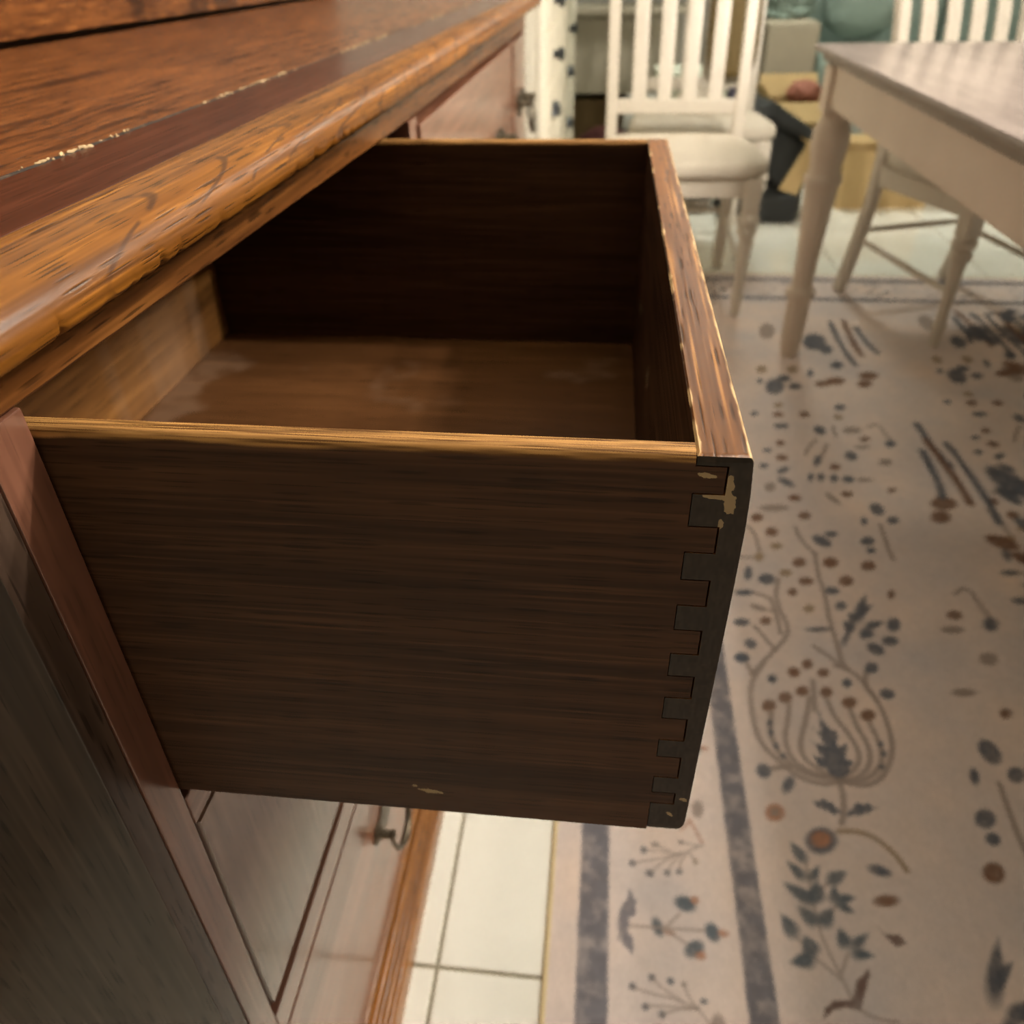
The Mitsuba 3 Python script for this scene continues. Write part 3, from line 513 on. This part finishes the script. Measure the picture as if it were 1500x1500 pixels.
# the band between the stripes: tulips and berry sprigs, one unit after another
for kk in range(-4, 9):
    for flip in (1, ):
        mv = lambda q, o=kk * 0.272: q + np.array([0.0, o])
        cl = (0.05, 0.198, GY0 + 0.02, GY1 - 0.26)
        for c, v in BORDER_ELLIPSES: ellipse(c, v, mv, cl)
        for c, w, p in BORDER_STROKES: stroke(c, w, p, mv, cl)
        for c, p in BORDER_SHAPES: shape(c, p, mv, cl)
    mv = lambda q, o=kk * 0.272: np.array([0.42 + q[1] + o, GY1 - 0.024 - q[0]])
    cl = (0.24, GX1, GY1 - 0.22, GY1 - 0.072)
    for c, v in BORDER_ELLIPSES: ellipse(c, v, mv, cl)
    for c, p in BORDER_SHAPES: shape(c, p, mv, cl)
# the field: measured flowers, then the same flowers repeated over the rest of the rug
inner = (0.238, GX1, GY0, GY1 - 0.262)
for w_, c, lst in ((0, 0, FIELD_STROKES),):
    for c, w, p in lst: stroke(c, w, p, clip=inner)
for c, p in FIELD_SHAPES: shape(c, p, clip=inner)
for c, v in FIELD_ELLIPSES: ellipse(c, v, clip=inner)
for (ox, oy, sx) in ((0.62, -0.25, 1), (0.0, -0.62, 1), (1.30, 0.10, -1), (1.25, 0.75, 1), (1.95, -0.2, -1), (0.50, 0.10, 1), (0.95, -0.75, -1), (0.80, 0.55, 1)):
    mv = lambda q: np.array([ox + sx * q[0] if sx > 0 else ox + 0.6 - q[0], q[1] + oy])
    for c, w, p in FIELD_STROKES:
        m = np.mean([mv(np.array(q) / 1000) for q in p], axis=0)
        if m[0] > 0.36 + 0.25 * m[1] or m[1] < 0.40: stroke(c, w, p, mv, inner)
    for c, v in FIELD_ELLIPSES:
        m = mv(np.array(v[:2]) / 1000)
        if m[0] > 0.36 + 0.25 * m[1] or m[1] < 0.40: ellipse(c, v, mv, inner)
    for c, p in FIELD_SHAPES: shape(c, p, mv, (0.6, GX1, GY0, GY1 - 0.27))
nx, ny = len(gx), len(gy)
i, j = np.meshgrid(np.arange(nx - 1), np.arange(ny - 1), indexing='ij')
quads = np.stack([i * ny + j, (i + 1) * ny + j, (i + 1) * ny + j + 1, i * ny + j + 1], -1).reshape(-1, 4)
Z = 0.0048 + 0.0004 * (meshkit.fbm(P3 * 6, 2, 6) - 0.5)
V = np.stack([PX, PY, Z], -1).reshape(-1, 3)
scene[RUG + '__pile'] = mikit.ply(trimesh.Trimesh(V, np.vstack([quads[:, [0, 1, 2]], quads[:, [0, 2, 3]]]), process=False), 'rug_print', True, color=np.clip(rug_col.reshape(-1, 3), 0, 1))
add(RUG + '__binding', cat(rbox(GX0 - 0.005, GX0 + 0.0015, GY0, GY1 + 0.005, 0.0006, 0.0058, 0.0024), rbox(GX0 - 0.005, GX1, GY1 - 0.0015, GY1 + 0.005, 0.0006, 0.0058, 0.0024)), 'rug_edge', label='sewn golden-beige edge binding')
add(RUG + '__backing', box(GX0, GX1, GY0, GY1, 0.0004, 0.0040), 'rug_edge', False)

# ---------------------------------------------------------------- dining table
TB = thing('dining_table', 'beige painted dining table with turned legs and a greyish wooden top', 'table')
TX0, TX1, TY0, TY1, TZ = 0.497, 1.600, 0.300, 2.337, 0.775
def ring_loft(pr):
    return loft([[(TX0 + q, TY0 + q, z), (TX1 - q, TY0 + q, z), (TX1 - q, TY1 - q, z), (TX0 + q, TY1 - q, z)] for q, z in pr])
add(TB + '__table_top', ring_loft([(0.002, TZ - 0.0098), (0.0, TZ - 0.008), (0.0, TZ - 0.003), (0.0015, TZ - 0.001), (0.004, TZ)]), 'table_top_wood', 25, label='greyish wooden top')
add(TB + '__edge_moulding', ring_loft([(0.022, TZ - 0.034), (0.020, TZ - 0.024), (0.012, TZ - 0.019), (0.004, TZ - 0.016), (0.0015, TZ - 0.013), (0.0015, TZ - 0.0100)]), 'table_edge_shade', 25, label='moulded edge under the top with its shade put into the colour')
LX, LY = (0.548, 1.549), (0.360, 2.215)
for a, b, c, d in ((LX[0] - 0.026, LX[0] - 0.004, LY[0] + 0.036, LY[1] - 0.036), (LX[1] + 0.004, LX[1] + 0.026, LY[0] + 0.036, LY[1] - 0.036), (LX[0] + 0.036, LX[1] - 0.036, LY[0] - 0.026, LY[0] - 0.004), (LX[0] + 0.036, LX[1] - 0.036, LY[1] + 0.004, LY[1] + 0.026)):
    add(TB + '__apron', rbox(a, b, c, d, 0.655, TZ - 0.0345, 0.002), 'table_paint')
legp = [(0.006, 0.022), (0.020, 0.026), (0.060, 0.029), (0.120, 0.031), (0.160, 0.030), (0.172, 0.030), (0.178, 0.037), (0.188, 0.0395), (0.200, 0.037), (0.206, 0.029), (0.225, 0.0265), (0.300, 0.030), (0.400, 0.036), (0.462, 0.040), (0.470, 0.041), (0.475, 0.046), (0.485, 0.048), (0.494, 0.046), (0.499, 0.040), (0.515, 0.037), (0.540, 0.042), (0.572, 0.0465), (0.600, 0.044), (0.620, 0.035), (0.632, 0.032), (0.646, 0.033)]
for x in LX:
    for y in LY:
        lg = cat(lathe(legp, x, y, 28), rbox(x - 0.036, x + 0.036, y - 0.036, y + 0.036, 0.640, TZ - 0.0345, 0.003))
        add(TB + '__leg', lg, 'table_paint', 38, label='stout turned leg with a square block under the top' if (x, y) == (LX[0], LY[1]) else None)

# ---------------------------------------------------------------- dining chairs
def chair_parts():
    out = []
    hw0, hw1, d = 0.268, 0.226, 0.470
    th = np.linspace(0, 2 * math.pi, 60, endpoint=False)
    def outline(s, inset):
        pts = []
        for t in th:
            c, q = math.cos(t), math.sin(t)
            e = 0.38
            X, Y = np.sign(c) * abs(c) ** e, np.sign(q) * abs(q) ** e
            y = (Y + 1) / 2 * d
            w = hw0 + (hw1 - hw0) * y / d
            pts.append(((w - inset) * X, inset + y * (d - 2 * inset) / d, s))
        return pts
    out.append(('seat', loft([outline(z, q) for z, q in ((0.418, 0.010), (0.424, 0.002), (0.436, 0.0), (0.450, 0.001), (0.460, 0.008), (0.467, 0.025), (0.472, 0.06), (0.475, 0.11), (0.476, 0.18))]), 'seat_linen', 60))
    for a, b, c, e in ((-0.205, 0.205, 0.022, 0.042), (-0.195, 0.195, 0.430, 0.448), (-0.226, -0.206, 0.045, 0.430), (0.206, 0.226, 0.045, 0.430)):
        out.append(('seat_rail', rbox(a, b, c, e, 0.362, 0.4178, 0.003), 'white_paint', 30))
    lp = [(0.006, 0.013), (0.030, 0.0145), (0.055, 0.0165), (0.060, 0.021), (0.068, 0.021), (0.074, 0.0165), (0.110, 0.0155), (0.180, 0.018), (0.250, 0.0215), (0.256, 0.0285), (0.266, 0.0315), (0.276, 0.028), (0.281, 0.022), (0.287, 0.030), (0.300, 0.034), (0.312, 0.030), (0.320, 0.023)]
    for s in (-1, 1):
        out.append(('front_leg', cat(lathe(lp, s * 0.212, 0.032, 18), rbox(s * 0.212 - 0.024, s * 0.212 + 0.024, 0.008, 0.056, 0.316, 0.4178, 0.004)), 'white_paint', 38))
        y = np.linspace(0, 1, 15)
        zz = y * 1.02
        yy = np.interp(zz, [0, 0.12, 0.30, 0.46, 0.60, 0.80, 1.02], [0.530, 0.500, 0.464, 0.455, 0.470, 0.510, 0.575])
        pts = [(s * (0.206 + 0.016 * max(0, z - 0.46)), q, max(z, 0.006)) for z, q in zip(zz, yy)]
        out.append(('rear_post', bar(pts, 0.036, 0.034), 'white_paint', 38))
    yr = lambda z: float(np.interp(z, [0.46, 0.60, 0.80, 1.02], [0.455, 0.470, 0.510, 0.575]))
    out.append(('lower_rail', rbox(-0.19, 0.19, yr(0.545) - 0.010, yr(0.545) + 0.010, 0.523, 0.566, 0.003), 'white_paint', 30))
    out.append(('top_rail', bar_x(), 'white_paint', 38))
    for x in (-0.122, -0.040, 0.040, 0.122):
        z = np.linspace(0.562, 0.95, 6)
        out.append(('slat', bar([(x * (1 + 0.10 * (q - 0.56)), yr(q), q) for q in z], 0.044, 0.012), 'white_paint', 30))
    for s in (-1, 1):
        out.append(('side_stretcher', tube([(s * 0.211, 0.045, 0.165), (s * 0.209, 0.16, 0.167), (s * 0.207, 0.36, 0.180), (s * 0.206, 0.480, 0.186)], np.array([0.008, 0.010, 0.010, 0.008]), 8), 'white_paint', 60))
    out.append(('rear_stretcher', tube([(-0.195, 0.478, 0.215), (-0.06, 0.478, 0.215), (0.06, 0.478, 0.215), (0.195, 0.478, 0.215)], np.array([0.008, 0.010, 0.010, 0.008]), 8), 'white_paint', 60))
    return out
def bar_x():
    rr = []
    for x in np.linspace(-0.212, 0.212, 13):
        y = 0.565 + 0.018 * (1 - (x / 0.21) ** 2); top = 1.022 + 0.022 * (1 - (x / 0.21) ** 2)
        rr.append([(x, y - 0.010, 0.942), (x, y + 0.010, 0.942), (x, y + 0.012, top - 0.004), (x, y + 0.006, top), (x, y - 0.006, top), (x, y - 0.010, top - 0.004)])
    return loft(rr)
CHAIR = [(n, mikit.ply(m, b, s)) for n, m, b, s in chair_parts()]
for (cx, cy, rz, lab) in ((0.215, 2.470, 0.0, 'white slat-back dining chair with a linen seat directly beyond the open drawer'),
                          (0.330, 3.060, 0.0, 'white slat-back dining chair half hidden behind the one beyond the drawer'),
                          (1.183, 2.340, 20.0, 'white slat-back dining chair tucked under the far end of the dining table')):
    c = thing(key_of('dining_chair'), lab, 'chair', 'white dining chairs around the rug')
    for n, dct in CHAIR:
        scene[key_of(c + '__' + n)] = {**dct, 'to_world': T().translate([cx, cy, 0.0058 if cy < 2.5 else 0.0]).rotate([0, 0, 1], rz)}

# ---------------------------------------------------------------- white dresser
WD = thing('white_dresser', 'tall white chest of drawers with dark pulls beyond the far end of the sideboard', 'dresser')
WX, WY0, WY1 = -0.168, 2.215, 4.150
add(WD + '__body', rbox(-0.70, WX - 0.018, WY0, WY1, 0.07, 1.06, 0.003), 'cabinet_white')
add(WD + '__dresser_top', rbox(-0.71, WX + 0.008, WY0 - 0.008, WY1 + 0.012, 1.0605, 1.09, 0.006), 'cabinet_white')
add(WD + '__plinth', rbox(-0.68, WX - 0.022, WY0 + 0.02, WY1 - 0.02, 0.0, 0.0695, 0.003), 'cabinet_white')
add(WD + '__front_stile', rbox(WX - 0.0178, WX, WY0, WY0 + 0.10, 0.07, 1.06, 0.004), 'cabinet_white')
add(WD + '__front_stile', rbox(WX - 0.0178, WX, WY1 - 0.10, WY1, 0.07, 1.06, 0.004), 'cabinet_white')
add(WD + '__front_stile', rbox(WX - 0.0178, WX, 3.13, 3.22, 0.07, 1.06, 0.004), 'cabinet_white')
def cup(x, y, z):
    th = np.linspace(0, math.pi, 13)
    return loft([[(x + 0.0005, y + r * 0.055 * math.cos(t), z + r * 0.034 * math.sin(t) - 0.006) for t in th] if k == 0 else [(x + d, y + r * 0.055 * math.cos(t), z + r * 0.034 * math.sin(t) - 0.006) for t in th] for k, (d, r) in enumerate(((0.0, 1.0), (0.012, 0.96), (0.020, 0.75), (0.024, 0.35)))])
def knob(x, y, z):
    r = lathe([(0, 0.010), (0.012, 0.009), (0.016, 0.017), (0.024, 0.019), (0.030, 0.013), (0.032, 0.004)], sides=16)
    r.apply_transform(trimesh.transformations.rotation_matrix(math.pi / 2, [0, 1, 0])); r.apply_translation([x, y, z]); return r
for y0, y1 in ((2.318, 3.127), (3.223, 4.047)):
    for z0, z1, kind in ((0.10, 0.30, 1), (0.305, 0.505, 1), (0.51, 0.66, 1), (0.665, 0.80, 0), (0.805, 0.92, 0), (0.925, 1.045, 0)):
        d = key_of(WD + '__drawer')
        add(d + '__front_panel', rbox(WX - 0.0175, WX + 0.002, y0, y1, z0, z1, 0.004), 'cabinet_white')
        y = y0 + 0.28
        add(d + '__pull', cup(WX + 0.002, y, (z0 + z1) / 2) if kind else knob(WX + 0.002, y, (z0 + z1) / 2), 'iron_black', 40, label='black pull')

# ---------------------------------------------------------------- living area beyond
# grey console with an open dark foot space
CG = thing('console_cabinet', 'grey-taupe low console with a pale ledge and dark open foot, left of the chairs', 'cabinet')
add(CG + '__body', rbox(-0.62, 0.36, 5.02, 5.45, 0.315, 0.668, 0.006), 'console_grey')
add(CG + '__ledge', rbox(-0.65, 0.39, 4.98, 5.47, 0.6905, 0.725, 0.006), 'console_grey', label='projecting top ledge')
add(CG + '__neck', box(-0.61, 0.35, 5.03, 5.45, 0.667, 0.6915), 'console_grey', False)
for x in (-0.58, 0.30):
    for y in (5.05, 5.40):
        add(CG + '__leg', rbox(x, x + 0.05, y, y + 0.04, 0.0, 0.3148, 0.004), 'raw_wood')
thing('wicker_basket', 'dark brown basket in the shadow under the grey console', 'basket')
for k, (nm, z0, z1) in enumerate((('side', 0.0, 0.245), ('rim', 0.2455, 0.275))):
    r = [[(-0.13 + (0.20 + 0.02 * z / 0.27 + (0.008 if k else 0)) * np.sign(math.cos(t)) * abs(math.cos(t)) ** 0.4, 5.22 + 0.13 * np.sign(math.sin(t)) * abs(math.sin(t)) ** 0.4, z) for t in np.linspace(0, 2 * math.pi, 40, endpoint=False)] for z in np.linspace(z0, z1, 6)]
    add('wicker_basket__' + nm, loft(r), 'brown_basket', 50)
def lump(c, r, seed, amp=0.25, bsdf=None, sub=4, flat=True):
    m = trimesh.creation.icosphere(sub, 1.0); v = m.vertices
    k = 1 + amp * (meshkit.fbm(v * 1.8 + seed, 4, seed) - 0.5) * 2
    v = v * k[:, None] * np.array(r) + np.array(c)
    if flat: v[:, 2] = np.maximum(v[:, 2], c[2] - r[2] * 0.55)
    m.vertices = v
    return m
thing('folded_cloth', 'dark red cloth bundle on the floor before the basket', 'cloth')
add('folded_cloth', lump((-0.02, 4.86, 0.062), (0.17, 0.11, 0.11), 3), 'dark_red_cloth', True)

# storage tub, olive cushion, lamp pole
thing('storage_tub', 'pale mint storage tub behind the second dining chair', 'tub')
def tub(x0, x1, y0, y1, z0, z1, t=0.012, flare=0.02):
    rr = []
    for z, o in ((z0, -flare), (z1 - 0.02, 0.0), (z1 - 0.018, 0.012), (z1, 0.012), (z1, -t), (z0 + t, -flare - t)):
        rr.append([(x, y, z) for x, y in ((x0 - o, y0 - o + 0.03), (x0 - o + 0.03, y0 - o), (x1 + o - 0.03, y0 - o), (x1 + o, y0 - o + 0.03), (x1 + o, y1 + o - 0.03), (x1 + o - 0.03, y1 + o), (x0 - o + 0.03, y1 + o), (x0 - o, y1 + o - 0.03))])
    return loft(rr)
add('storage_tub__side', tub(0.24, 0.66, 4.42, 4.80, 0.0, 0.455), 'pale_mint', 40)
add('storage_tub__lid', rbox(0.222, 0.678, 4.402, 4.818, 0.456, 0.478, 0.008), 'pale_mint')
thing('olive_cushion', 'olive-brown rounded back cushion leaning on the slats of the second dining chair', 'cushion')
th = np.linspace(0, 2 * math.pi, 48, endpoint=False)
def sq(c, e): return np.sign(c) * abs(c) ** e
rr = [[(0.445 + k * 0.092 * sq(math.cos(t), 0.5), 3.484 + d + 0.19 * (0.165 * k * sq(math.sin(t), 0.5)), 0.738 + k * 0.165 * sq(math.sin(t), 0.5)) for t in th] for d, k in ((-0.022, 0.80), (-0.018, 0.95), (-0.006, 1.0), (0.006, 1.0), (0.018, 0.95), (0.022, 0.80))]
add('olive_cushion', loft(rr), 'olive_cloth', 60)
thing('floor_lamp', 'black floor lamp whose thin pole shows between the chair slats', 'lamp')
lx, ly = 0.360, 5.02
add('floor_lamp__pole', lathe([(0.03, 0.014), (0.1, 0.013), (1.45, 0.013), (1.47, 0.008)], lx + 0.075, ly), 'iron_black', 50)
add('floor_lamp__base', lathe([(0.0, 0.13), (0.012, 0.13), (0.02, 0.12), (0.03, 0.02), (0.031, 0.013)], lx + 0.075, ly), 'iron_black', 40)
add('floor_lamp__shade', lathe([(1.40, 0.20), (1.70, 0.13), (1.70, 0.128), (1.40, 0.197)], lx + 0.075, ly, 32), 'seat_linen', 40)
thing('crumpled_cloth', 'crumpled white cloth lying on the seat of the second dining chair', 'cloth')
add('crumpled_cloth', lump((0.335, 3.36, 0.508), (0.09, 0.06, 0.040), 11, 0.5), 'white_paint', True)
thing('navy_pouch', 'small navy pouch beside the white cloth on the second chair', 'pouch')
add('navy_pouch', rbox(0.435, 0.495, 3.34, 3.42, 0.4765, 0.545, 0.012), 'navy_cloth', 40)

# black duffel, boxes, blue bin
thing('duffel_bag', 'black canvas duffel bag slumped on the tiles beside the cardboard boxes', 'bag')
def slump(rows, seed, amp=0.012):
    m = hull(rows); m = m.subdivide().subdivide().subdivide()
    v = m.vertices; v = v + (np.stack([meshkit.fbm(v * 7 + 3 * q, 3, seed + q) for q in range(3)], -1) - 0.5) * amp * 2
    v[:, 2] = np.maximum(v[:, 2], 0.0005); m.vertices = v
    trimesh.smoothing.filter_taubin(m, iterations=6); m.vertices[:, 2] = np.maximum(m.vertices[:, 2], 0.0005)
    return m
add('duffel_bag__body', slump([(0.50, 3.70, 0), (0.80, 3.68, 0), (0.86, 3.80, 0.05), (0.84, 4.02, 0), (0.50, 4.02, 0), (0.52, 3.72, 0.36), (0.60, 3.74, 0.40), (0.66, 3.76, 0.43), (0.86, 3.86, 0.28), (0.90, 3.95, 0.22), (0.60, 4.00, 0.42), (0.84, 4.00, 0.26)], 21), 'black_canvas', True)
add('duffel_bag__flap', slump([(0.57, 3.715, 0.425), (0.67, 3.735, 0.455), (0.885, 3.83, 0.315), (0.885, 3.80, 0.285), (0.66, 3.69, 0.40), (0.56, 3.70, 0.39), (0.90, 3.95, 0.31), (0.62, 3.99, 0.45)], 27, 0.006), 'black_canvas', True)
add('duffel_bag__strap', tube([(0.60, 3.665, 0.30), (0.64, 3.645, 0.24), (0.72, 3.65, 0.16), (0.79, 3.66, 0.10), (0.82, 3.68, 0.05)], 0.012, 8), 'black_canvas', 60)
thing('black_case', 'black case with an orange tag on the tiles under the nearest chair', 'case')
add('black_case__shell', rbox(0.18, 0.47, 3.78, 3.98, 0.0, 0.17, 0.02), 'black_canvas', 40)
add('black_case__band', rbox(0.178, 0.472, 3.776, 3.984, 0.030, 0.045, 0.004), 'table_paint')
add('black_case__tag', rbox(0.425, 0.452, 3.7765, 3.7805, 0.06, 0.155, 0.0015), 'kraft_orange', label='orange tag')

def open_box(key, x0, x1, y0, y1, z1, flaps, bsdf='kraft', rot=0.0):
    t = 0.004
    cx, cy = (x0 + x1) / 2, (y0 + y1) / 2
    M = trimesh.transformations.rotation_matrix(rot, [0, 0, 1], [cx, cy, 0])
    def put(n, m, b=bsdf):
        m.apply_transform(M); add(key + '__' + n, m, b, False)
    put('side_panel', box(x0, x1, y0, y0 + t, 0, z1)); put('side_panel', box(x0, x1, y1 - t, y1, 0, z1))
    put('side_panel', box(x0, x0 + t, y0 + t, y1 - t, 0, z1)); put('side_panel', box(x1 - t, x1, y0 + t, y1 - t, 0, z1))
    put('bottom_panel', box(x0 + t, x1 - t, y0 + t, y1 - t, 0.001, 0.005))
    for side, ang, ln in flaps:
        c, s = math.cos(ang), math.sin(ang)
        if side == 'front': q = [(x0, y0, z1), (x1, y0, z1), (x1, y0 - ln * c, z1 + ln * s), (x0, y0 - ln * c, z1 + ln * s)]
        if side == 'back': q = [(x0, y1, z1), (x1, y1, z1), (x1, y1 + ln * c, z1 + ln * s), (x0, y1 + ln * c, z1 + ln * s)]
        if side == 'left': q = [(x0, y0, z1), (x0, y1, z1), (x0 - ln * c, y1, z1 + ln * s), (x0 - ln * c, y0, z1 + ln * s)]
        if side == 'right': q = [(x1, y0, z1), (x1, y1, z1), (x1 + ln * c, y1, z1 + ln * s), (x1 + ln * c, y0, z1 + ln * s)]
        q = np.array(q); nrm = np.cross(q[1] - q[0], q[2] - q[0]); nrm /= np.linalg.norm(nrm)
        put('flap', hull(np.vstack([q, q + nrm * t])))
thing('cardboard_box', 'open brown cardboard box with raised flaps behind the black duffel bag', 'box')
open_box('cardboard_box', 0.80, 1.10, 4.58, 4.80, 0.33, [('front', -0.5, 0.15), ('left', 0.9, 0.10), ('right', 0.4, 0.12), ('back', 0.9, 0.12)], rot=0.12)
thing('cardboard_box_001', 'lower brown cardboard box seen between the table leg and the chair at the table', 'box')
open_box('cardboard_box_001', 1.02, 1.42, 3.87, 4.06, 0.235, [('back', 0.2, 0.10)], rot=0.10)
add('duffel_bag__pocket', slump([(0.60, 3.60, 0), (0.80, 3.60, 0), (0.84, 3.68, 0), (0.60, 3.68, 0), (0.62, 3.61, 0.10), (0.80, 3.61, 0.10), (0.83, 3.66, 0.12), (0.62, 3.66, 0.13)], 33, 0.008), 'black_canvas', True)
thing('cardboard_sheet', 'loose strip of brown cardboard leaning on the black duffel bag beside the table leg', 'cardboard')
_q = np.array([(0.722, 3.618, 0.135), (0.802, 3.622, 0.112), (0.880, 3.660, 0.312), (0.838, 3.662, 0.350)])
add('cardboard_sheet', hull(np.vstack([_q, _q + [0, -0.004, 0.002]])), 'kraft', False)
thing('plastic_bin', 'grey-blue plastic bin on the floor behind the lower cardboard box', 'bin')
add('plastic_bin__side', tub(1.15, 1.58, 4.24, 4.52, 0.0, 0.28), 'blue_plastic', 40)
add('plastic_bin__lid', rbox(1.13, 1.60, 4.22, 4.54, 0.281, 0.303, 0.008), 'blue_plastic')
thing('orange_folder', 'orange-brown cardboard tray lying on the plastic bin', 'tray')
add('orange_folder', cat(rbox(1.18, 1.48, 4.28, 4.48, 0.304, 0.310, 0.001), rbox(1.18, 1.48, 4.475, 4.48, 0.310, 0.39, 0.001), rbox(1.18, 1.185, 4.28, 4.475, 0.310, 0.37, 0.001)), 'kraft_orange', 30)
thing('red_bundle', 'small red cloth bundle on top of the open cardboard box', 'cloth')
add('red_bundle', lump((0.98, 4.69, 0.36), (0.085, 0.075, 0.060), 17, 0.2, flat=False), 'red_cloth', True)

# sofa
SF = thing('sofa', 'taupe sofa with a broad flat arm and teal seat cushions in the living area', 'sofa')
def soft_box(x0, x1, y0, y1, z0, z1, r, seed, amp=0.01):
    m = rbox(x0, x1, y0, y1, z0, z1, r)
    m = m.subdivide_to_size(0.09); v = m.vertices; c = np.array([(x0 + x1) / 2, (y0 + y1) / 2, (z0 + z1) / 2]); h = np.array([x1 - x0, y1 - y0, z1 - z0]) / 2
    q = (v - c) / h; bul = (1 - q[:, [1]] ** 2) * (1 - q[:, [0]] ** 2)
    v = v + np.array([0, 0, 1]) * bul * amp * 2.0 * np.sign(q[:, [2]]) + (np.stack([meshkit.fbm(v * 6 + 5 * k, 3, seed + k) for k in range(3)], -1) - 0.5) * amp
    m.vertices = v; return m
add(SF + '__arm', rbox(0.80, 1.075, 4.95, 5.85, 0.03, 0.655, 0.03), 'taupe_cloth', 40)
add(SF + '__arm', rbox(2.75, 3.02, 4.95, 5.85, 0.03, 0.655, 0.03), 'taupe_cloth', 40)
add(SF + '__base', rbox(1.077, 2.748, 5.00, 5.85, 0.03, 0.30, 0.02), 'taupe_cloth', 40)
add(SF + '__backrest', rbox(0.80, 3.02, 5.855, 6.05, 0.03, 0.85, 0.04), 'taupe_cloth', 40)
for x0, x1 in ((1.08, 1.90), (1.905, 2.745)):
    add(SF + '__seat_cushion', soft_box(x0, x1, 4.93, 5.62, 0.305, 0.50, 0.05, int(x0 * 10)), 'teal_cloth', True)
    add(SF + '__back_cushion', soft_box(x0, x1, 5.63, 5.85, 0.43, 0.95, 0.06, int(x0 * 17)), 'teal_cloth', True)
for x in (0.86, 2.9):
    for y in (5.0, 5.95): add(SF + '__foot', rbox(x, x + 0.06, y, y + 0.06, 0.0, 0.0298, 0.004), 'raw_wood')
thing('teal_pillow', 'plump teal pillow leaning on the sofa seat beside the arm', 'pillow')
add('teal_pillow', lump((1.36, 5.36, 0.690), (0.21, 0.12, 0.150), 31, 0.12, flat=False), 'teal_cloth', True)
thing('throw_blanket', 'grey-teal throw blanket heaped on the sofa arm', 'blanket')
add('throw_blanket', lump((0.90, 5.34, 0.715), (0.19, 0.26, 0.10), 37, 0.35), 'teal_cloth', True)
thing('mint_pillow', 'small bright mint cloth on top of the throw blanket', 'cloth')
add('mint_pillow', lump((0.90, 5.10, 0.815), (0.062, 0.06, 0.040), 41, 0.2, flat=False), 'mint_cloth', True)

# ---------------------------------------------------------------- lamps of the place
CH = thing('chandelier', 'bronze five-arm chandelier with frosted globes hanging over the dining table', 'chandelier')
cx, cy, cz = CHANDELIER
add(CH + '__stem', lathe([(cz + 0.02, 0.010), (2.46, 0.010), (2.465, 0.05), (2.5, 0.055)], cx, cy), 'bronze', 40)
add(CH + '__hub', lathe([(cz - 0.09, 0.004), (cz - 0.07, 0.022), (cz - 0.03, 0.035), (cz + 0.02, 0.02), (cz + 0.05, 0.012)], cx, cy), 'bronze', 50)
for k in range(5):
    a = 2 * math.pi * k / 5 + 0.3; ex, ey = cx + 0.22 * math.cos(a), cy + 0.22 * math.sin(a)
    t = np.linspace(0, 1, 9)
    arm = key_of(CH + '__arm')
    scene[arm] = mikit.ply(tube([(cx + 0.22 * q * math.cos(a), cy + 0.22 * q * math.sin(a), cz - 0.03 - 0.055 * math.sin(math.pi * q) + 0.0 * q) for q in t], 0.006, 8), 'bronze', 60)
    add(arm + '__socket', lathe([(cz - 0.036, 0.010), (cz - 0.028, 0.022), (cz - 0.010, 0.024)], ex, ey), 'bronze', 50)
    g = trimesh.creation.icosphere(3, 0.030); g.apply_translation([ex, ey, cz + 0.021])
    add(arm + '__globe', g, 'trim_paint', True, emitter={'type': 'area', 'radiance': {'type': 'rgb', 'value': list(BULB)}})
CL = thing('ceiling_light', 'round white flush ceiling light of the living area', 'ceiling light')
lx, ly, lz = LIVING_LIGHT
add(CL + '__rim', lathe([(lz, 0.30), (lz + 0.055, 0.30), (lz + 0.055, 0.285), (lz, 0.285)], lx, ly, 40), 'trim_paint', 40)
add(CL + '__diffuser', lathe([(lz - 0.02, 0.08), (lz - 0.012, 0.18), (lz + 0.004, 0.26), (lz + 0.02, 0.284)], lx, ly, 40), 'trim_paint', True, emitter={'type': 'area', 'radiance': {'type': 'rgb', 'value': list(LIVING)}})
